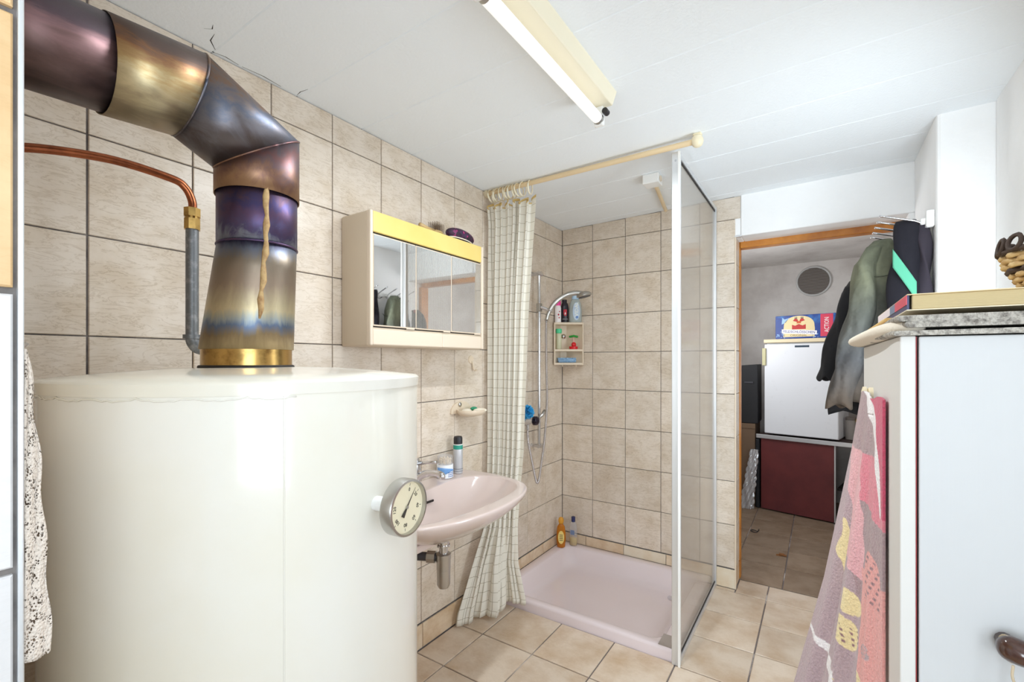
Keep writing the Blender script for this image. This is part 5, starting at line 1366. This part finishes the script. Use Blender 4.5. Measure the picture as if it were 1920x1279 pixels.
# ------------------------------------------------------------------ storeroom
vt = thing('wall_vent', (1.41, SY, 1.84), 'round grey ventilation grille on storeroom wall', 'vent')
VC = Vector((1.400, SY, 1.975))
MB().torus(VC + Vector((0, -0.006, 0)), 0.128, 0.009, (0, 1, 0), n=40).build('rim', mat('pale_grey_plastic', (190, 190, 188), 0.5), vt, smooth=True)
MB().cyl(VC, VC + Vector((0, -0.004, 0)), 0.127, n=40).build('backing', mat('dark_mesh', (96, 88, 82), 0.8), vt)
for i in range(19):
    z = -0.117 + i * 0.013
    hw = math.sqrt(0.125 ** 2 - z ** 2)
    MB().box(VC.x - hw, VC.x + hw, VC.y - 0.009, VC.y - 0.004, VC.z + z - 0.0022, VC.z + z + 0.0022).build('slat', bpy.data.materials['pale_grey_plastic'] if False else mat('slat_grey', (140, 134, 128), 0.7) if i == 0 else bpy.data.materials['slat_grey'], vt)

CM = Matrix.Translation(Vector((1.032, 4.415, 0))) @ Matrix.Rotation(math.radians(-11.5), 4, 'Z')
ct = thing('counter', CM @ Vector((0.35, 0.25, 0)), 'low maroon laminate counter with metal-edged top', 'counter')
def cbox(parent, name, m, a, r=0.002):
    return MB().rbox(*a, r, 1).xf(CM).build(name, m, parent)
cbox(ct, 'front_panel', 'maroon', (0.0, 0.515, 0.0, 0.018, 0.012, 0.604))
cbox(ct, 'side_panel', 'maroon', (0.0, 0.018, 0.019, 0.47, 0.012, 0.604))
cbox(ct, 'edge_strip', 'alu', (0.516, 0.526, -0.002, 0.02, 0.012, 0.604))
cbox(ct, 'side_panel', 'maroon', (0.69, 0.708, 0.0, 0.47, 0.012, 0.604))
cbox(ct, 'inner_shelf', 'dark', (0.527, 0.689, 0.05, 0.46, 0.25, 0.27))
cbox(ct, 'top', mat('dark_brown_top', (62, 44, 40), 0.5), (-0.03, 0.715, -0.014, 0.48, 0.605, 0.633))
cbox(ct, 'metal_edging', 'alu', (-0.032, 0.717, -0.020, -0.0145, 0.603, 0.636))
FM = Matrix.Translation(Vector((1.058, 4.405, 0.0))) @ Matrix.Rotation(math.radians(-11.5), 4, 'Z')
fr_ = thing('refrigerator', FM @ Vector((0.26, 0.22, 0.634)), 'small white refrigerator standing on maroon counter', 'refrigerator')
def fbox(parent, name, m, a, r=0.004, seg=2):
    return MB().rbox(*a, r, seg).xf(FM).build(name, m, parent)
fbox(fr_, 'body', 'fridge', (0.006, 0.512, 0.045, 0.43, 0.642, 1.402))
dr_ = fbox(fr_, 'door', 'fridge', (0.0, 0.518, 0.0, 0.042, 0.648, 1.392), 0.008, 3)
fbox(fr_, 'worktop', 'fridge_top', (-0.004, 0.522, -0.004, 0.435, 1.403, 1.433))
fbox(dr_, 'handle', mat('yellowed_handle', (196, 190, 146), 0.4), (-0.014, 0.014, -0.012, 0.02, 1.215, 1.36))
fbox(dr_, 'badge', mat('dark_badge', (44, 62, 78), 0.4), (0.225, 0.325, -0.002, 0.001, 1.362, 1.378), 0.001, 1)
for x in (0.04, 0.48):
    for y_ in (0.06, 0.39):
        MB().cyl(FM @ Vector((x, y_, 0.6335)), FM @ Vector((x, y_, 0.643)), 0.014, n=12).build('foot', 'black', fr_)

# beer carton on the fridge
GM = Matrix.Translation(Vector((1.140, 4.400, 1.4337))) @ Matrix.Rotation(math.radians(-14), 4, 'Z') @ Matrix.Diagonal((1.04, 1, 1.12, 1))
bx = thing('beer_carton', GM @ Vector((0.2, 0.08, 0)), 'blue printed beer carton lying on refrigerator', 'carton')
blue = mat('blue_carton', (30, 62, 138), 0.4, noise=(9, (60, 132, 200), 0.5, 0.72))
CW, CH, CDp = 0.405, 0.168, 0.16
def gb(name, m, a, r=0.001):
    return MB().rbox(*a, r, 1).xf(GM).build(name, m, bx)
gb('box', blue, (0, CW, 0, CDp, 0, CH), 0.003)
def poly(name, pts, m, lvl):
    return MB().prism([Vector((x, -0.0005 * lvl, z)) for x, z in pts], (0, -0.0005, 0)).xf(GM).build(name, m, bx)
icy = mat('pale_ice', (150, 186, 226), 0.4)
for i in range(26):
    x = random.choice([random.uniform(0.004, 0.06), random.uniform(0.004, 0.30), random.uniform(0.25, 0.285)]); z = random.uniform(0.002, 0.03) if x > 0.06 else random.uniform(0.004, 0.05)
    s_ = random.uniform(0.004, 0.010)
    poly('ice_speck', [(x, z), (x + s_, z + s_ * 0.3), (x + s_ * 1.2, z + s_), (x + s_ * 0.2, z + s_ * 0.8)], icy, 1)
poly('light_burst', [(0.045, 0.105), (0.075, 0.118), (0.098, 0.15), (0.065, 0.142), (0.05, 0.155)], icy, 1)
cream = mat('cream_print', (226, 206, 156), 0.5)
arch = [(0.056, 0.012), (0.270, 0.012), (0.272, 0.070)] + [(0.165 + 0.105 * math.cos(a) * (1.0), 0.085 + 0.078 * math.sin(a) ** 0.8 if math.sin(a) > 0 else 0.085) for a in [PI * j / 16 for j in range(17)]] + [(0.058, 0.070)]
poly('cream_arch', arch, cream, 1)
redp = mat('crest_red', (186, 36, 34), 0.5)
poly('castle_base', [(0.118, 0.066), (0.212, 0.066), (0.212, 0.100), (0.190, 0.092), (0.165, 0.104), (0.140, 0.092), (0.118, 0.100)], redp, 2)
poly('castle_wing', [(0.124, 0.128), (0.155, 0.118), (0.160, 0.132), (0.150, 0.142), (0.136, 0.142)], redp, 2)
poly('castle_wing', [(0.206, 0.128), (0.175, 0.118), (0.170, 0.132), (0.180, 0.142), (0.194, 0.142)], redp, 2)
poly('castle_gate', [(0.150, 0.108), (0.180, 0.108), (0.178, 0.126), (0.152, 0.126)], mat('crest_orange', (206, 90, 40), 0.5), 2)
for x in (0.136, 0.146, 0.178, 0.188):
    poly('tower_spire', [(x, 0.142), (x + 0.008, 0.142), (x + 0.004, 0.160)], 'black', 2)
for s_ in (1, -1):
    poly('gold_scroll', [(0.165 + s_ * 0.010, 0.102), (0.165 + s_ * 0.05, 0.116), (0.165 + s_ * 0.048, 0.108), (0.165 + s_ * 0.025, 0.096)], cream, 3)
poly('white_banner', [(0.046, 0.040), (0.165, 0.032), (0.284, 0.024), (0.286, 0.052), (0.165, 0.062), (0.046, 0.070)], mat('banner_white', (238, 236, 240), 0.5), 2)
GR = Matrix.Rotation(math.radians(-14), 3, 'Z')
text('lettering', 'FELDSCHLÖSSCHEN', 0.027, GM @ Vector((0.165, -0.0020, 0.0465)), GR @ Vector((1, 0, -0.075)), GR @ Vector((0.075, 0, 1)), mat('navy_letter', (36, 50, 120), 0.5), bx, width=0.225)
text('lettering', 'ORIGINAL', 0.021, GM @ Vector((0.163, -0.0012, 0.022)), GR @ Vector((1, 0, -0.03)), GR @ Vector((0.03, 0, 1)), mat('olive_letter', (110, 96, 52), 0.5), bx, width=0.12)
poly('action_panel', [(0.308, 0.010), (0.388, 0.010), (0.388, 0.165), (0.308, 0.165)], mat('action_red', (206, 56, 84), 0.5), 1)
text('lettering', 'ACTION', 0.044, GM @ Vector((0.349, -0.0012, 0.090)), GR @ Vector((0, 0, 1)), GR @ Vector((-1, 0, 0)), 'white', bx, width=0.115)

# jars beside the fridge
for i, (x, r_, h, c, capc) in enumerate(((0.585, 0.034, 0.15, (170, 164, 158), (120, 112, 106)), (0.655, 0.036, 0.135, (196, 200, 208), (206, 170, 50)))):
    p = CM @ Vector((x, 0.22, 0.6345))
    j = thing('storage_jar', p, ['dull grey canister beside the refrigerator', 'pale jar with yellow lid beside the refrigerator'][i], 'jar')
    MB().lathe([(r_, 0.0), (r_, h), (r_ * 0.9, h + 0.004)], p, n=20).build('body', mat('jar_body', c, 0.5), j, smooth=True, autosmooth=AS)
    MB().lathe([(r_ * 1.04, h + 0.002), (r_ * 1.04, h + 0.024), (r_ * 0.8, h + 0.028)], p, n=20).build('lid', mat('jar_lid', capc, 0.4), j, smooth=True, autosmooth=AS)

# boxes and rolled plastic left of the counter
cbx = thing('cardboard_box', (0.83, 4.62, 0), 'brown cardboard box on storeroom floor left of counter', 'box')
MB().rbox(0.70, 0.985, 4.46, 4.84, 0.001, 0.712, 0.003, 1).build('carton', 'cardboard', cbx)
MB().rbox(0.70, 0.842, 4.455, 4.46, 0.69, 0.7125, 0.001, 1).build('flap', 'cardboard', cbx)
MB().rbox(0.845, 0.985, 4.455, 4.46, 0.67, 0.7125, 0.001, 1).build('flap', 'cardboard', cbx)
ck = MB().prism([(0.80, 4.46, 0.7135), (1.005, 4.46, 0.7135), (1.005, 4.46, 1.225), (0.875, 4.46, 1.215), (0.845, 4.46, 1.0)], (0, 0.30, 0)).build('black_case', 'rubber', None, bevel=0.006)
tagit(ck, 'black case standing on the cardboard box', 'case')
MB().rbox(0.90, 0.97, 4.452, 4.459, 1.06, 1.075, 0.002, 1).build('latch', 'darkgrey', ck)
fo = MB()
def crump(u, v):
    a = 2 * PI * u; z = lerp(0.003, 0.50, v)
    r_ = lerp(0.045, 0.026, v) * (1 + 0.22 * math.sin(5 * a + 17 * v) + 0.16 * math.sin(9 * a - 31 * v))
    return (lerp(0.925, 0.985, v) + r_ * math.cos(a), 4.375 + lerp(0, 0.03, v) + 0.7 * r_ * math.sin(a), z)
fo.grid(crump, 40, 50)
foo = fo.build('plastic_roll', mat('crinkled_clear_film', (196, 196, 198), 0.18, 0.3, spec=0.8), None)
tagit(foo, 'crinkled plastic film roll leaning by the counter', 'plastic roll')
bp = MB().rbox(0.990, 1.022, 4.44, 4.80, 0.001, 0.585, 0.004, 1).build('black_board', 'rubber', None)
tagit(bp, 'black board standing upright beside the counter', 'board')
cbl = MB().torus((1.045, 3.80, 0.004), 0.022, 0.003, (0.1, 0, 1), n=20, m=6).build('cable_loop', 'black', None, smooth=True)
tagit(cbl, 'small black ring lying on storeroom floor', 'ring')
MB().tube([(1.067, 3.80, 0.004), (1.072, 3.83, 0.0045), (1.070, 3.86, 0.004)], 0.003, 6).build('tail', 'black', cbl)
wd = MB()
for i, (x, y_) in enumerate(((1.228, 3.42), (1.255, 3.425), (1.243, 3.43))):
    wd.rbox(x - 0.016, x + 0.014, y_ - 0.012, y_ + 0.013, 0.001 + i * 0.003, 0.004 + i * 0.003, 0.001, 1)
wdo = wd.build('dry_leaf', mat('brown_dry_leaf', (132, 84, 40), 0.8), None)
tagit(wdo, 'brown dry leaf scrap on storeroom floor', 'leaf')
